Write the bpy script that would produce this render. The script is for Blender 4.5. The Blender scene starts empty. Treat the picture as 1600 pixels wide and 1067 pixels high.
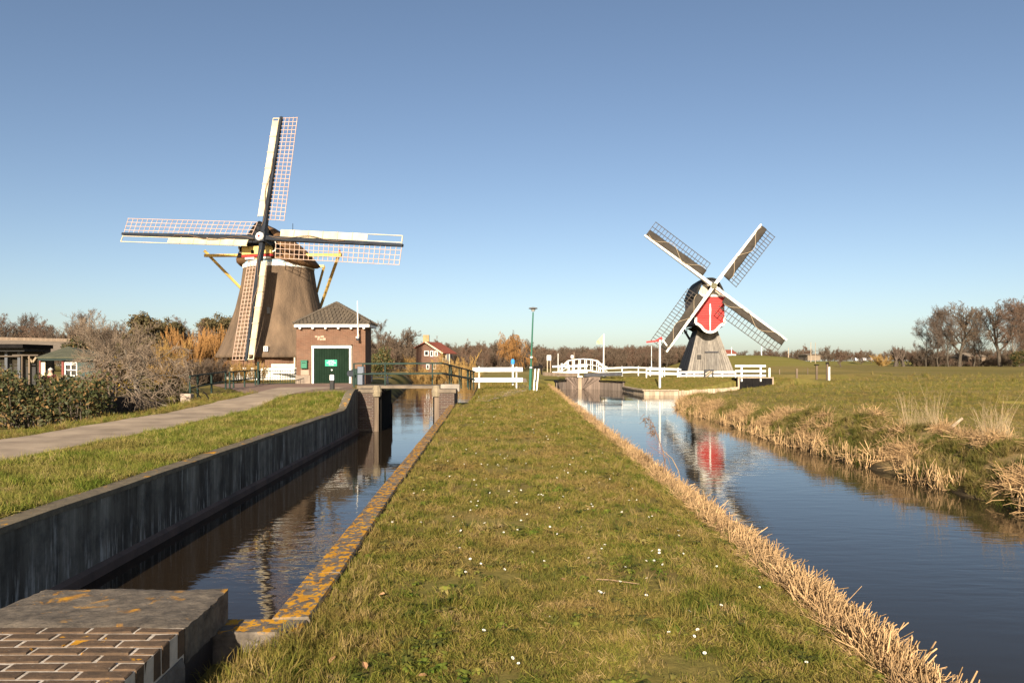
import bpy, math, random
import numpy as np
from mathutils import Vector, Matrix
R = math.radians
scene = bpy.context.scene
COL = scene.collection
F = 1600*28/36.0            # focal length in photo pixels
EYE = 1.65; HY = 566.0; CXP = 800.0

# ------------------------------------------------------------------ camera
cam_d = bpy.data.cameras.new('camera'); cam = bpy.data.objects.new('camera', cam_d); COL.objects.link(cam)
cam.location = (0, 0, EYE); cam.rotation_euler = (R(90), 0, 0)
cam_d.lens = 28; cam_d.sensor_width = 36; cam_d.sensor_fit = 'HORIZONTAL'
cam_d.shift_y = (HY-533.5)/1600.0; cam_d.clip_start = 0.05; cam_d.clip_end = 6000
scene.camera = cam

# ------------------------------------------------------------------ sky, sun, exposure
SUN_AZ, SUN_EL = 8.0, 20.0     # sun stands behind the camera, this far to its left
w = bpy.data.worlds.new('World'); scene.world = w; w.use_nodes = True
nt = w.node_tree; nt.nodes.clear()
wo = nt.nodes.new('ShaderNodeOutputWorld'); bg = nt.nodes.new('ShaderNodeBackground'); sk = nt.nodes.new('ShaderNodeTexSky')
sk.sky_type = 'NISHITA'; sk.sun_disc = False; sk.sun_elevation = R(SUN_EL); sk.sun_rotation = R(180+SUN_AZ)
sk.altitude = 0; sk.air_density = 0.7; sk.dust_density = 0.85; sk.ozone_density = 0.5
bg.inputs['Strength'].default_value = 0.063
nt.links.new(sk.outputs[0], bg.inputs[0]); nt.links.new(bg.outputs[0], wo.inputs[0])
sun_d = bpy.data.lights.new('sun', 'SUN'); sun = bpy.data.objects.new('sun', sun_d); COL.objects.link(sun)
sun_d.energy = 5.0; sun_d.angle = R(0.53); sun_d.color = (1.0, 0.88, 0.71)
_d = Vector((math.sin(R(SUN_AZ))*math.cos(R(SUN_EL)), math.cos(R(SUN_AZ))*math.cos(R(SUN_EL)), -math.sin(R(SUN_EL))))
sun.rotation_euler = _d.to_track_quat('-Z', 'Y').to_euler()
vs = scene.view_settings
vs.view_transform = 'Standard'; vs.look = 'None'; vs.exposure = 1.0; vs.gamma = 1.0; vs.use_curve_mapping = False

# ------------------------------------------------------------------ materials
MATS = {}
def new_mat(name):
    m = bpy.data.materials.new(name); m.use_nodes = True
    n = m.node_tree; b = n.nodes['Principled BSDF']
    MATS[name] = m
    return m, n, b
def N(n, t, **kw):
    x = n.nodes.new(t)
    for k, v in kw.items(): setattr(x, k, v)
    return x
def ramp(n, src, stops):
    r = N(n, 'ShaderNodeValToRGB'); cr = r.color_ramp
    while len(cr.elements) < len(stops): cr.elements.new(0.5)
    for e, (p, c) in zip(cr.elements, stops):
        e.position = p; e.color = (*c, 1) if len(c) == 3 else c
    n.links.new(src, r.inputs[0]); return r.outputs[0]
def coords(n, mode='world', scale=(1, 1, 1)):
    if mode == 'world': s = N(n, 'ShaderNodeNewGeometry').outputs['Position']
    else: s = N(n, 'ShaderNodeTexCoord').outputs['Object']
    mp = N(n, 'ShaderNodeMapping'); mp.inputs['Scale'].default_value = scale
    n.links.new(s, mp.inputs[0]); return mp.outputs[0]
def noise(n, vec, scale, detail=5, rough=0.6, dist=0.0):
    t = N(n, 'ShaderNodeTexNoise'); t.inputs['Scale'].default_value = scale
    t.inputs['Detail'].default_value = detail; t.inputs['Roughness'].default_value = rough
    t.inputs['Distortion'].default_value = dist
    n.links.new(vec, t.inputs['Vector']); return t.outputs[0]
def mixc(n, fac, a, b):
    m = N(n, 'ShaderNodeMix', data_type='RGBA')
    if isinstance(fac, (int, float)): m.inputs[0].default_value = fac
    else: n.links.new(fac, m.inputs[0])
    for i, v in ((6, a), (7, b)):
        if isinstance(v, tuple): m.inputs[i].default_value = (*v, 1)
        else: n.links.new(v, m.inputs[i])
    return m.outputs[2]
def bump(n, b, h, strength, dist=0.02):
    bp = N(n, 'ShaderNodeBump'); bp.inputs['Strength'].default_value = strength; bp.inputs['Distance'].default_value = dist
    n.links.new(h, bp.inputs['Height']); n.links.new(bp.outputs[0], b.inputs['Normal'])
def M(name, c1, c2=None, scale=3, rough=0.75, bmp=0.0, bscale=None, mode='object', stretch=(1, 1, 1), lo=0.35, hi=0.65, spec=0.3, metal=0, detail=6, bdist=0.02, rnd=0.0):
    if name in MATS: return MATS[name]
    m, n, b = new_mat(name)
    b.inputs['Roughness'].default_value = rough; b.inputs['Specular IOR Level'].default_value = spec; b.inputs['Metallic'].default_value = metal
    c2 = c2 or tuple(x*0.8 for x in c1)
    v = coords(n, mode, stretch)
    nz = noise(n, v, scale, detail)
    col = ramp(n, nz, [(lo, c1), (hi, c2)])
    if rnd:
        oi = N(n, 'ShaderNodeObjectInfo')
        hs = N(n, 'ShaderNodeHueSaturation')
        mr = N(n, 'ShaderNodeMapRange'); mr.inputs['To Min'].default_value = 1-rnd; mr.inputs['To Max'].default_value = 1+rnd
        n.links.new(oi.outputs['Random'], mr.inputs[0]); n.links.new(mr.outputs[0], hs.inputs['Value']); n.links.new(col, hs.inputs['Color'])
        col = hs.outputs[0]
    n.links.new(col, b.inputs['Base Color'])
    if bmp: bump(n, b, noise(n, v, bscale or scale*4, 4), bmp, bdist)
    return m

white = M('white_paint', (.78, .76, .70), (.46, .43, .36), 2.6, .6, .2, 20, lo=.50, hi=.82)
cream = M('cream_paint', (.68, .585, .40), (.50, .41, .255), .7, .55, .1, 10)
ochre = M('ochre_paint', (.62, .42, .12), (.50, .30, .07), .8, .5, .1, 10)
ochre_lt = M('yellow_paint', (.72, .55, .20), (.60, .43, .14), .8, .5, .1, 10)
navy = M('blue_black_paint', (.030, .036, .046), (.018, .02, .026), 1, .6, spec=.15)
black = M('black_tar', (.010, .009, .009), (.018, .016, .015), 2, .9, .3, 12, spec=.04)
tar_board = M('tarred_boards', (.020, .021, .025), (.032, .032, .036), 1.5, .7, .4, 5, stretch=(6, 6, .6), spec=.08)
redp = M('red_paint', (.50, .038, .033), (.33, .028, .026), 1.6, .6, .3, 8, rnd=.10)
lath = M('lath_brown', (.60, .43, .33), (.48, .32, .235), 1.5, .7)
lath_dark = M('lath_dark', (.05, .042, .035), (.07, .055, .045), 1.5, .7)
cloth_dark = M('furled_sailcloth', (.046, .039, .032), (.066, .056, .046), 2, .9, .5, 6, spec=.05)
rope = M('rope', (.42, .33, .22), (.34, .26, .17), 4, .9)
thatch = M('thatch', (.195, .131, .082), (.082, .057, .038), .75, .95, .9, 9, stretch=(1.6, 1.6, .45), bdist=.06, detail=12, lo=.34, hi=.74)
thatch_cap = M('thatch_cap', (.20, .105, .046), (.11, .06, .028), 1.4, .95, .6, 14, bdist=.05, detail=10, lo=.3, hi=.72)
greyplank = M('weathered_planks', (.27, .235, .195), (.16, .14, .118), .9, .85, .6, 5, stretch=(7, 7, .5), lo=.32, hi=.7, rnd=.22)
darkplank = M('dark_planks', (.055, .055, .06), (.035, .035, .04), .9, .8, .5, 5, stretch=(7, 7, .5), rnd=.2)
beige = M('beige_boards', (.56, .49, .36), (.44, .38, .28), 1.5, .7, .3, 6, stretch=(6, 6, .7))
green_paint = M('green_paint', (.010, .022, .013), (.014, .028, .017), 2, .8, spec=.04)
green_metal = M('green_metal', (.013, .030, .023), (.02, .040, .031), 2, .6, spec=.15)
lamp_green = M('lamp_green', (.025, .115, .075), (.03, .13, .085), 2, .4)
green_box = M('green_box', (.02, .14, .08), (.025, .16, .09), 3, .45)
sign_green = M('sign_green', (.01, .36, .20), (.012, .33, .19), 3, .5)
sign_white = M('sign_white', (.85, .85, .83), (.8, .8, .78), 3, .5)
glass = M('window_glass', (.02, .022, .026), (.028, .03, .034), 1, .08, spec=.6)
lampglass = M('lamp_glass', (.35, .35, .33), (.3, .3, .28), 3, .2)
stone = M('grey_stone', (.32, .28, .23), (.22, .19, .155), 2.5, .9, .5, 18)
oldwood = M('old_wood', (.20, .145, .10), (.12, .088, .062), 1.2, .9, .6, 6, stretch=(5, 5, .6), rnd=.2)
palewood = M('pale_wood', (.46, .36, .25), (.33, .25, .17), 1.2, .85, .5, 6, stretch=(5, 5, .6), rnd=.2)
steel = M('blue_grey_steel', (.13, .15, .19), (.10, .12, .155), 2, .45)
straw = M('straw', (.52, .34, .165), (.33, .20, .095), 5, .85, rnd=.45)
concrete_lt = M('bridge_concrete', (.20, .155, .110), (.11, .088, .066), 2, .9, .5, 20)
asphalt = M('path_asphalt', (.46, .345, .235), (.27, .20, .135), .9, .95, .5, 120, mode='world', bdist=.008)
paving = M('brick_paving', (.26, .165, .115), (.19, .12, .088), 2.2, .95, .5, 40, mode='world', bdist=.01)
bark = M('bark', (.060, .046, .034), (.105, .083, .060), 3, .95, .6, 20)
bark_pale = M('bark_pale', (.20, .165, .125), (.10, .08, .06), 3, .95, .6, 20)
tw_brown = M('twigs_brown', (.165, .115, .076), (.11, .078, .053), 1.0, .95)
tw_red = M('twigs_reddish', (.190, .118, .078), (.13, .082, .056), 1.0, .95)
tw_orange = M('twigs_orange', (.40, .205, .065), (.28, .145, .050), 1.0, .95)
tw_grey = M('twigs_grey', (.27, .20, .138), (.17, .125, .088), 1.0, .95)
tw_gold = M('twigs_gold', (.42, .26, .085), (.30, .18, .06), 1.0, .95)
tw_purple = M('twigs_purplish', (.165, .120, .090), (.12, .088, .067), 1.0, .95)
leaf_dk = M('evergreen_leaves', (.040, .052, .016), (.075, .070, .022), 2.2, .6, rnd=.2)
leaf_br = M('brown_leaves', (.20, .115, .040), (.13, .08, .03), 2.2, .7)
leaf_con = M('conifer_needles', (.125, .085, .038), (.075, .068, .028), 2, .8, rnd=.1)
leaf_yel = M('yellow_blossom', (.55, .36, .04), (.45, .28, .03), 3, .8)
rooftan = M('tan_roof', (.27, .21, .15), (.20, .155, .11), 2, .95, .6, 14)
redtile = M('red_roof_tiles', (.34, .085, .045), (.25, .07, .04), 3, .85, .5, 10)
tile = M('grey_roof_tiles', (.15, .118, .085), (.10, .08, .06), 3, .85, .3, 14, rnd=.3)
teal = M('teal_boards', (.045, .070, .062), (.035, .055, .05), 2, .7, .3, 6)
skin = M('skin', (.55, .33, .24), (.5, .3, .22), 4, .6)
hair = M('grey_hair', (.55, .52, .46), (.45, .42, .38), 4, .9)
maroon = M('maroon_jacket', (.12, .02, .03), (.09, .015, .022), 4, .9)
trouser = M('dark_trousers', (.03, .03, .04), (.04, .04, .05), 4, .9)
flagcol = M('flag_yellow', (.78, .80, .36), (.70, .74, .28), 2, .8)
bluep = M('blue_paint', (.05, .30, .72), (.05, .27, .65), 3, .5)
carwhite = M('car_white', (.8, .8, .8), (.75, .75, .76), 1, .3)
rubber = M('rubber', (.02, .02, .02), (.03, .03, .03), 3, .8)
soilm = M('bank_soil', (.07, .052, .034), (.10, .075, .05), 3, .95, .6, 15)
petal = M('daisy_petals', (.86, .86, .82), (.8, .8, .78), 9, .6)
pollen = M('daisy_centre', (.75, .52, .05), (.7, .45, .04), 9, .7)
deadleaf = M('dead_leaf', (.42, .24, .12), (.32, .17, .08), 9, .8)

def brick_mat(name, axis, c1, c2, mortar, bw=.22, bh=.066, ms=.012):
    m, n, b = new_mat(name)
    b.inputs['Roughness'].default_value = .9; b.inputs['Specular IOR Level'].default_value = .2
    tc = N(n, 'ShaderNodeTexCoord'); sp = N(n, 'ShaderNodeSeparateXYZ'); cb = N(n, 'ShaderNodeCombineXYZ')
    n.links.new(tc.outputs['Object'], sp.inputs[0])
    n.links.new(sp.outputs[axis], cb.inputs[0]); n.links.new(sp.outputs[2], cb.inputs[1])
    t = N(n, 'ShaderNodeTexBrick'); t.inputs['Scale'].default_value = 1
    t.inputs['Brick Width'].default_value = bw; t.inputs['Row Height'].default_value = bh; t.inputs['Mortar Size'].default_value = ms
    t.inputs['Color1'].default_value = (*c1, 1); t.inputs['Color2'].default_value = (*c2, 1); t.inputs['Mortar'].default_value = (*mortar, 1)
    n.links.new(cb.outputs[0], t.inputs['Vector'])
    nz = noise(n, tc.outputs['Object'], 1.3, 6)
    col = mixc(n, ramp(n, nz, [(.35, (0, 0, 0)), (.75, (.55, .55, .55))]), t.outputs[0], tuple(x*.55 for x in c1))
    n.links.new(col, b.inputs['Base Color'])
    iv = N(n, 'ShaderNodeMath', operation='SUBTRACT'); iv.inputs[0].default_value = 1; n.links.new(t.outputs['Fac'], iv.inputs[1])
    bump(n, b, iv.outputs[0], .5, .01)
    return m
brick_x = brick_mat('brickwork_front', 0, (.190, .083, .048), (.120, .055, .034), (.22, .155, .105))
brick_y = brick_mat('brickwork_side', 1, (.190, .083, .048), (.120, .055, .034), (.22, .155, .105))
brick_dk = brick_mat('brickwork_lock', 0, (.105, .062, .045), (.065, .042, .034), (.15, .125, .105))
brick_house = brick_mat('brickwork_house', 0, (.20, .085, .05), (.15, .065, .04), (.22, .16, .12))

# wall of the lock chamber: dark concrete with vertical run marks
def wall_mat():
    m, n, b = new_mat('lock_concrete')
    b.inputs['Roughness'].default_value = .9; b.inputs['Specular IOR Level'].default_value = .25
    s1 = noise(n, coords(n, 'world', (1.1, 1.1, .10)), 1.6, 8, .65)
    s2 = noise(n, coords(n, 'world', (4.5, 4.5, .45)), 1.8, 8, .7)
    s3 = noise(n, coords(n, 'world', (1, 1, 1)), 3.0, 8, .7)
    c = ramp(n, s1, [(.30, (.045, .036, .026)), (.45, (.105, .088, .064)), (.56, (.21, .185, .14)), (.74, (.46, .41, .33))])
    c = mixc(n, ramp(n, s2, [(.56, (0, 0, 0)), (.70, (.75, .75, .75))]), c, (.55, .52, .45))
    c = mixc(n, ramp(n, s3, [(.45, (0, 0, 0)), (.75, (.8, .8, .8))]), c, (.030, .028, .024))
    geo = N(n, 'ShaderNodeNewGeometry'); sp = N(n, 'ShaderNodeSeparateXYZ'); n.links.new(geo.outputs['Position'], sp.inputs[0])
    s4 = noise(n, coords(n, 'world', (9, 9, .9)), 1.0, 6, .7)
    zz = ramp(n, sp.outputs[2], [(0, (0, 0, 0)), (1, (1, 1, 1))])
    mr = N(n, 'ShaderNodeMapRange'); mr.inputs['From Min'].default_value = -.35; mr.inputs['From Max'].default_value = -.72; n.links.new(sp.outputs[2], mr.inputs[0])
    ml = N(n, 'ShaderNodeMath', operation='MULTIPLY'); n.links.new(mr.outputs[0], ml.inputs[0]); n.links.new(ramp(n, s4, [(.54, (0, 0, 0)), (.62, (.8, .8, .8))]), ml.inputs[1])
    c = mixc(n, ml.outputs[0], c, (.58, .54, .46))
    n.links.new(c, b.inputs['Base Color']); bump(n, b, s3, .7, .03)
    return m
lockwall = wall_mat()
def coping_mat(name, base1, base2, lo, hi, sc=5.0, stretch=(1, 1, 1)):
    m, n, b = new_mat(name)
    b.inputs['Roughness'].default_value = .95; b.inputs['Specular IOR Level'].default_value = .15
    v = coords(n, 'world', (1, 1, 1))
    vs_ = coords(n, 'world', stretch)
    a = noise(n, v, 9, 8, .7); l = noise(n, vs_, sc, 5, .62, .6); g = noise(n, v, 22, 4, .6)
    c = ramp(n, a, [(.35, base1), (.65, base2)])
    c = mixc(n, ramp(n, g, [(.66, (0, 0, 0)), (.74, (.45, .45, .45))]), c, (.40, .36, .30))
    geo = N(n, 'ShaderNodeNewGeometry'); sp = N(n, 'ShaderNodeSeparateXYZ'); n.links.new(geo.outputs['Normal'], sp.inputs[0])
    up = ramp(n, sp.outputs[2], [(.3, (0, 0, 0)), (.8, (1, 1, 1))])
    f = N(n, 'ShaderNodeMath', operation='MULTIPLY'); n.links.new(ramp(n, l, [(lo, (0, 0, 0)), (hi, (1, 1, 1))]), f.inputs[0]); n.links.new(up, f.inputs[1])
    oc = ramp(n, a, [(.35, (.62, .31, .025)), (.65, (.50, .21, .015))])
    c = mixc(n, f.outputs[0], c, oc)
    n.links.new(c, b.inputs['Base Color']); bump(n, b, a, .7, .015)
    return m
coping_m = coping_mat('lichened_coping', (.21, .17, .13), (.085, .07, .056), .51, .53, 15, (1.1, .8, 1))
coping_left_m = coping_mat('left_coping', (.21, .165, .105), (.11, .09, .062), .62, .65, 5, (1, .5, 1))
slab_m = coping_mat('pier_slab', (.20, .160, .118), (.075, .062, .050), .58, .70, 5, (1, 1, 1))
pierbrick_m = coping_mat('pier_brick', (.155, .098, .058), (.080, .054, .036), .64, .66, 6, (1, 1, 1))
mortar_m = M('mortar', (.66, .56, .45), (.48, .40, .31), 9, .95, .6, 40, mode='world', bdist=.01)

# water
def water_mat(name, sx, sy, k, dist, col):
    m, n, b = new_mat(name)
    b.inputs['Base Color'].default_value = (*col, 1)
    b.inputs['Roughness'].default_value = .03; b.inputs['IOR'].default_value = 1.333; b.inputs['Specular IOR Level'].default_value = .28; b.inputs['Specular Tint'].default_value = (1, .88, .74, 1)
    a = noise(n, coords(n, 'world', (sx, sy, 1)), 1.0, 3, .5, .3)
    c = noise(n, coords(n, 'world', (.22, .30, 1)), 1.0, 2, .5)
    ml = N(n, 'ShaderNodeMath', operation='MULTIPLY'); n.links.new(a, ml.inputs[0])
    n.links.new(ramp(n, c, [(.35, (.15, .15, .15)), (.65, (1, 1, 1))]), ml.inputs[1])
    bump(n, b, ml.outputs[0], k, dist)
    return m
water_river = water_mat('river_water', 1.6, 5.0, .25, .02, (.024, .019, .011))
water_lock = water_mat('lock_water', 2.2, 4.2, .30, .02, (.022, .015, .009))

# grass: ground sheet and blades share the same patch pattern in world space
def patch(n):
    v = coords(n, 'world')
    p1 = noise(n, v, .55, 5, .65); p2 = noise(n, v, 2.3, 5, .65); p3 = noise(n, v, 13, 6, .7)
    return v, p1, p2, p3
def ground_mat():
    m, n, b = new_mat('grass_ground')
    b.inputs['Roughness'].default_value = 1; b.inputs['Specular IOR Level'].default_value = .05
    v, p1, p2, p3 = patch(n)
    c = ramp(n, p3, [(.28, (.074, .060, .014)), (.46, (.160, .134, .032)), (.60, (.215, .168, .043)), (.78, (.30, .215, .074))])
    c = mixc(n, ramp(n, p2, [(.42, (0, 0, 0)), (.62, (.75, .75, .75))]), c, (.135, .130, .030))
    c = mixc(n, ramp(n, p1, [(.50, (0, 0, 0)), (.68, (.5, .5, .5))]), c, (.25, .155, .060))
    p4 = noise(n, v, .9, 7, .75)
    c = mixc(n, ramp(n, p4, [(.50, (0, 0, 0)), (.62, (.7, .7, .7))]), c, (.13, .085, .032))
    stv = noise(n, coords(n, 'world', (.016, .11, .05)), 1.0, 6, .7)
    c = mixc(n, ramp(n, stv, [(.42, (0, 0, 0)), (.62, (.55, .55, .55))]), c, (.32, .225, .085))
    c = mixc(n, ramp(n, stv, [(.30, (.5, .5, .5)), (.46, (0, 0, 0))]), c, (.115, .105, .028))
    at = N(n, 'ShaderNodeAttribute', attribute_name='straw')
    c = mixc(n, at.outputs['Fac'], c, mixc(n, p3, (.15, .10, .05), (.42, .29, .15)))
    ag = N(n, 'ShaderNodeAttribute', attribute_name='lush')
    c = mixc(n, ag.outputs['Fac'], c, mixc(n, p3, (.165, .165, .030), (.255, .225, .052)))
    asl = N(n, 'ShaderNodeAttribute', attribute_name='soil')
    c = mixc(n, asl.outputs['Fac'], c, (.045, .034, .022))
    n.links.new(c, b.inputs['Base Color']); bump(n, b, p3, .5, .03)
    return m
ground_m = ground_mat()
def blade_mat(name, cols, dark):
    m, n, b = new_mat(name)
    b.inputs['Roughness'].default_value = .75; b.inputs['Specular IOR Level'].default_value = .15
    v, p1, p2, p3 = patch(n)
    a = N(n, 'ShaderNodeAttribute', attribute_name='bc')
    oi = N(n, 'ShaderNodeObjectInfo')
    ad = N(n, 'ShaderNodeMath', operation='MULTIPLY_ADD'); n.links.new(oi.outputs['Random'], ad.inputs[0]); ad.inputs[1].default_value = .45
    s = N(n, 'ShaderNodeMath', operation='MULTIPLY'); n.links.new(a.outputs['Fac'], s.inputs[0]); s.inputs[1].default_value = .6
    n.links.new(s.outputs[0], ad.inputs[2])
    pp = N(n, 'ShaderNodeMath', operation='ADD'); n.links.new(ad.outputs[0], pp.inputs[0])
    q = N(n, 'ShaderNodeMapRange'); q.inputs['From Min'].default_value = .38; q.inputs['From Max'].default_value = .62
    q.inputs['To Min'].default_value = .36; q.inputs['To Max'].default_value = -.36
    n.links.new(p2, q.inputs[0]); n.links.new(q.outputs[0], pp.inputs[1])
    c = ramp(n, pp.outputs[0], cols)
    c = mixc(n, ramp(n, p1, [(.47, (0, 0, 0)), (.64, (.6, .6, .6))]), c, dark)
    n.links.new(c, b.inputs['Base Color'])
    tr = N(n, 'ShaderNodeBsdfTranslucent'); n.links.new(c, tr.inputs[0])
    mx = N(n, 'ShaderNodeMixShader'); mx.inputs[0].default_value = .25
    out = n.nodes['Material Output']
    n.links.new(b.outputs[0], mx.inputs[1]); n.links.new(tr.outputs[0], mx.inputs[2]); n.links.new(mx.outputs[0], out.inputs[0])
    return m
blade_m = blade_mat('grass_blades', [(.05, (.076, .100, .013)), (.32, (.150, .150, .023)), (.60, (.218, .185, .036)), (.82, (.285, .205, .060)), (1.0, (.36, .255, .11))], (.27, .165, .06))
blade_dark = blade_mat('bank_blades', [(.05, (.065, .080, .014)), (.45, (.130, .128, .026)), (.75, (.22, .170, .050)), (1.0, (.34, .25, .11))], (.17, .115, .05))
blade_lush = blade_mat('lush_blades', [(.05, (.088, .128, .014)), (.42, (.160, .178, .026)), (.72, (.26, .225, .048)), (1.0, (.38, .29, .12))], (.24, .17, .055))

# ------------------------------------------------------------------ mesh helpers
def mesh_np(name, V, faces, mats, attrs=None, matidx=None):
    me = bpy.data.meshes.new(name)
    V = np.asarray(V, dtype=np.float32).reshape(-1, 3)
    if isinstance(faces, np.ndarray): faces = [faces]
    faces = [np.asarray(f, dtype=np.int32) for f in faces if len(f)]
    nl = sum(f.size for f in faces); nf = sum(len(f) for f in faces)
    me.vertices.add(len(V)); me.vertices.foreach_set('co', V.ravel())
    me.loops.add(nl); me.loops.foreach_set('vertex_index', np.concatenate([f.ravel() for f in faces]))
    me.polygons.add(nf)
    st = []; o = 0
    for f in faces:
        st.append(o+np.arange(len(f))*f.shape[1]); o += f.size
    me.polygons.foreach_set('loop_start', np.concatenate(st).astype(np.int32))
    if matidx is not None: me.polygons.foreach_set('material_index', np.asarray(matidx, dtype=np.int32))
    for m in (mats if isinstance(mats, (list, tuple)) else [mats]): me.materials.append(m)
    for k, a in (attrs or {}).items():
        at = me.attributes.new(k, 'FLOAT', 'POINT'); at.data.foreach_set('value', np.asarray(a, dtype=np.float32))
    me.update(calc_edges=True)
    return me

def smooth(o):
    me = o.data
    me.polygons.foreach_set('use_smooth', np.ones(len(me.polygons), dtype=bool))

def tag(o, label=None, cat=None, group=None, kind=None):
    if label: o['label'] = label
    if cat: o['category'] = cat
    if group: o['group'] = group
    if kind: o['kind'] = kind
    return o
def link(name, me, parent=None):
    o = bpy.data.objects.new(name, me); COL.objects.link(o)
    if parent: o.parent = parent
    return o
def thing(name, label, cat, loc=(0, 0, 0), group=None, rz=0):
    o = bpy.data.objects.new(name, None); COL.objects.link(o); o.empty_display_size = .3
    o.location = loc; o.rotation_euler = (0, 0, rz)
    return tag(o, label, cat, group)
def base_of(o):
    while o.parent: o = o.parent
    return Vector(o.location)
KIDS = {}
def copy_tree(o, loc=None, rz=None, sc=None, label=None, parent=None, group=None):
    c = o.copy(); COL.objects.link(c)
    if parent: c.parent = parent
    if loc is not None: c.location = loc
    if rz is not None: c.rotation_euler = (0, 0, rz)
    if sc is not None: c.scale = sc if hasattr(sc, '__len__') else (sc, sc, sc)
    if label: c['label'] = label
    if group: c['group'] = group
    for ch in list(o.children): copy_tree(ch, parent=c)
    return c

class MB:
    """collects solids in world (or root-local) coordinates and links them as one mesh object"""
    def __init__(s): s.v = []; s.f = []; s.mi = []
    def add(s, vs, fs, m=0):
        o = len(s.v); s.v += [tuple(x) for x in vs]; s.f += [tuple(o+i for i in f) for f in fs]; s.mi += [m]*len(fs); return s
    def box(s, c, d, rz=0, m=0, rot=None):
        hx, hy, hz = d[0]/2, d[1]/2, d[2]/2
        rm = rot or Matrix.Rotation(rz, 3, 'Z'); c = Vector(c)
        vs = [c+rm @ Vector((x*hx, y*hy, z*hz)) for z in (-1, 1) for y in (-1, 1) for x in (-1, 1)]
        return s.add(vs, [(0, 2, 3, 1), (4, 5, 7, 6), (0, 1, 5, 4), (2, 6, 7, 3), (0, 4, 6, 2), (1, 3, 7, 5)], m)
    def beam(s, p0, p1, w, h, w1=None, h1=None, up=(0, 0, 1), m=0):
        p0 = Vector(p0); p1 = Vector(p1); d = (p1-p0).normalized(); up = Vector(up)
        if abs(d.dot(up)) > .98: up = Vector((0, 1, 0))
        a = d.cross(up).normalized(); b = a.cross(d).normalized()
        w1 = w if w1 is None else w1; h1 = h if h1 is None else h1
        vs = [p+a*x*ww/2+b*y*hh/2 for p, ww, hh in ((p0, w, h), (p1, w1, h1)) for y in (-1, 1) for x in (-1, 1)]
        return s.add(vs, [(0, 2, 3, 1), (4, 5, 7, 6), (0, 1, 5, 4), (2, 6, 7, 3), (0, 4, 6, 2), (1, 3, 7, 5)], m)
    def tube(s, pts, rad, n=8, m=0, cap=True):
        pts = [Vector(p) for p in pts]
        if not hasattr(rad, '__len__'): rad = [rad]*len(pts)
        vs = []; fs = []
        for i, p in enumerate(pts):
            d = (pts[min(i+1, len(pts)-1)]-pts[max(i-1, 0)]).normalized()
            up = Vector((0, 0, 1)) if abs(d.z) < .95 else Vector((0, 1, 0))
            a = d.cross(up).normalized(); b = a.cross(d)
            for k in range(n):
                t = 2*math.pi*k/n; vs.append(p+a*math.cos(t)*rad[i]+b*math.sin(t)*rad[i])
        for i in range(len(pts)-1):
            for k in range(n):
                k2 = (k+1) % n; fs.append((i*n+k, i*n+k2, (i+1)*n+k2, (i+1)*n+k))
        if cap: fs.append(tuple(range(n))[::-1]); fs.append(tuple((len(pts)-1)*n+k for k in range(n)))
        return s.add(vs, fs, m)
    def prism(s, poly, vec, m=0):
        n = len(poly); vec = Vector(vec); a = [Vector(p) for p in poly]; b = [p+vec for p in a]
        return s.add(a+b, [tuple(range(n))[::-1], tuple(range(n, 2*n))]+[(i, (i+1) % n, n+(i+1) % n, n+i) for i in range(n)], m)
    def loft(s, rings, m=0, closed=True, caps=True):
        n = len(rings[0]); vs = [p for r in rings for p in r]; fs = []
        for i in range(len(rings)-1):
            for k in range(n if closed else n-1):
                k2 = (k+1) % n; fs.append((i*n+k, i*n+k2, (i+1)*n+k2, (i+1)*n+k))
        if caps: fs.append(tuple(range(n))[::-1]); fs.append(tuple((len(rings)-1)*n+k for k in range(n)))
        return s.add(vs, fs, m)
    def build(s, name, mat, parent=None, local=False, sm=False, bevel=0):
        me = bpy.data.meshes.new(name)
        b = base_of(parent) if (parent and not local) else Vector((0, 0, 0))
        me.from_pydata([(v[0]-b.x, v[1]-b.y, v[2]-b.z) for v in s.v], [], s.f)
        for m in (mat if isinstance(mat, (list, tuple)) else [mat]): me.materials.append(m)
        if isinstance(mat, (list, tuple)): me.polygons.foreach_set('material_index', s.mi)
        me.update()
        o = link(name, me, parent)
        if sm: smooth(o)
        if bevel:
            md = o.modifiers.new('bevel', 'BEVEL'); md.width = bevel; md.segments = 1; md.limit_method = 'ANGLE'
        return o

def at(px, py, d): return Vector(((px-CXP)/F*d, d, EYE+(HY-py)/F*d))
def atz(px, z, d): return Vector(((px-CXP)/F*d, d, z))
def ray_plane(px, py, P, n):
    r = Vector(((px-CXP)/F, 1, (HY-py)/F)); o = Vector((0, 0, EYE))
    return o+r*((P-o).dot(n)/r.dot(n))
KU = 0.034                         # the lock chamber runs slightly to the left
def C(u, y, z): return Vector((u-KU*y, y, z))

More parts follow.
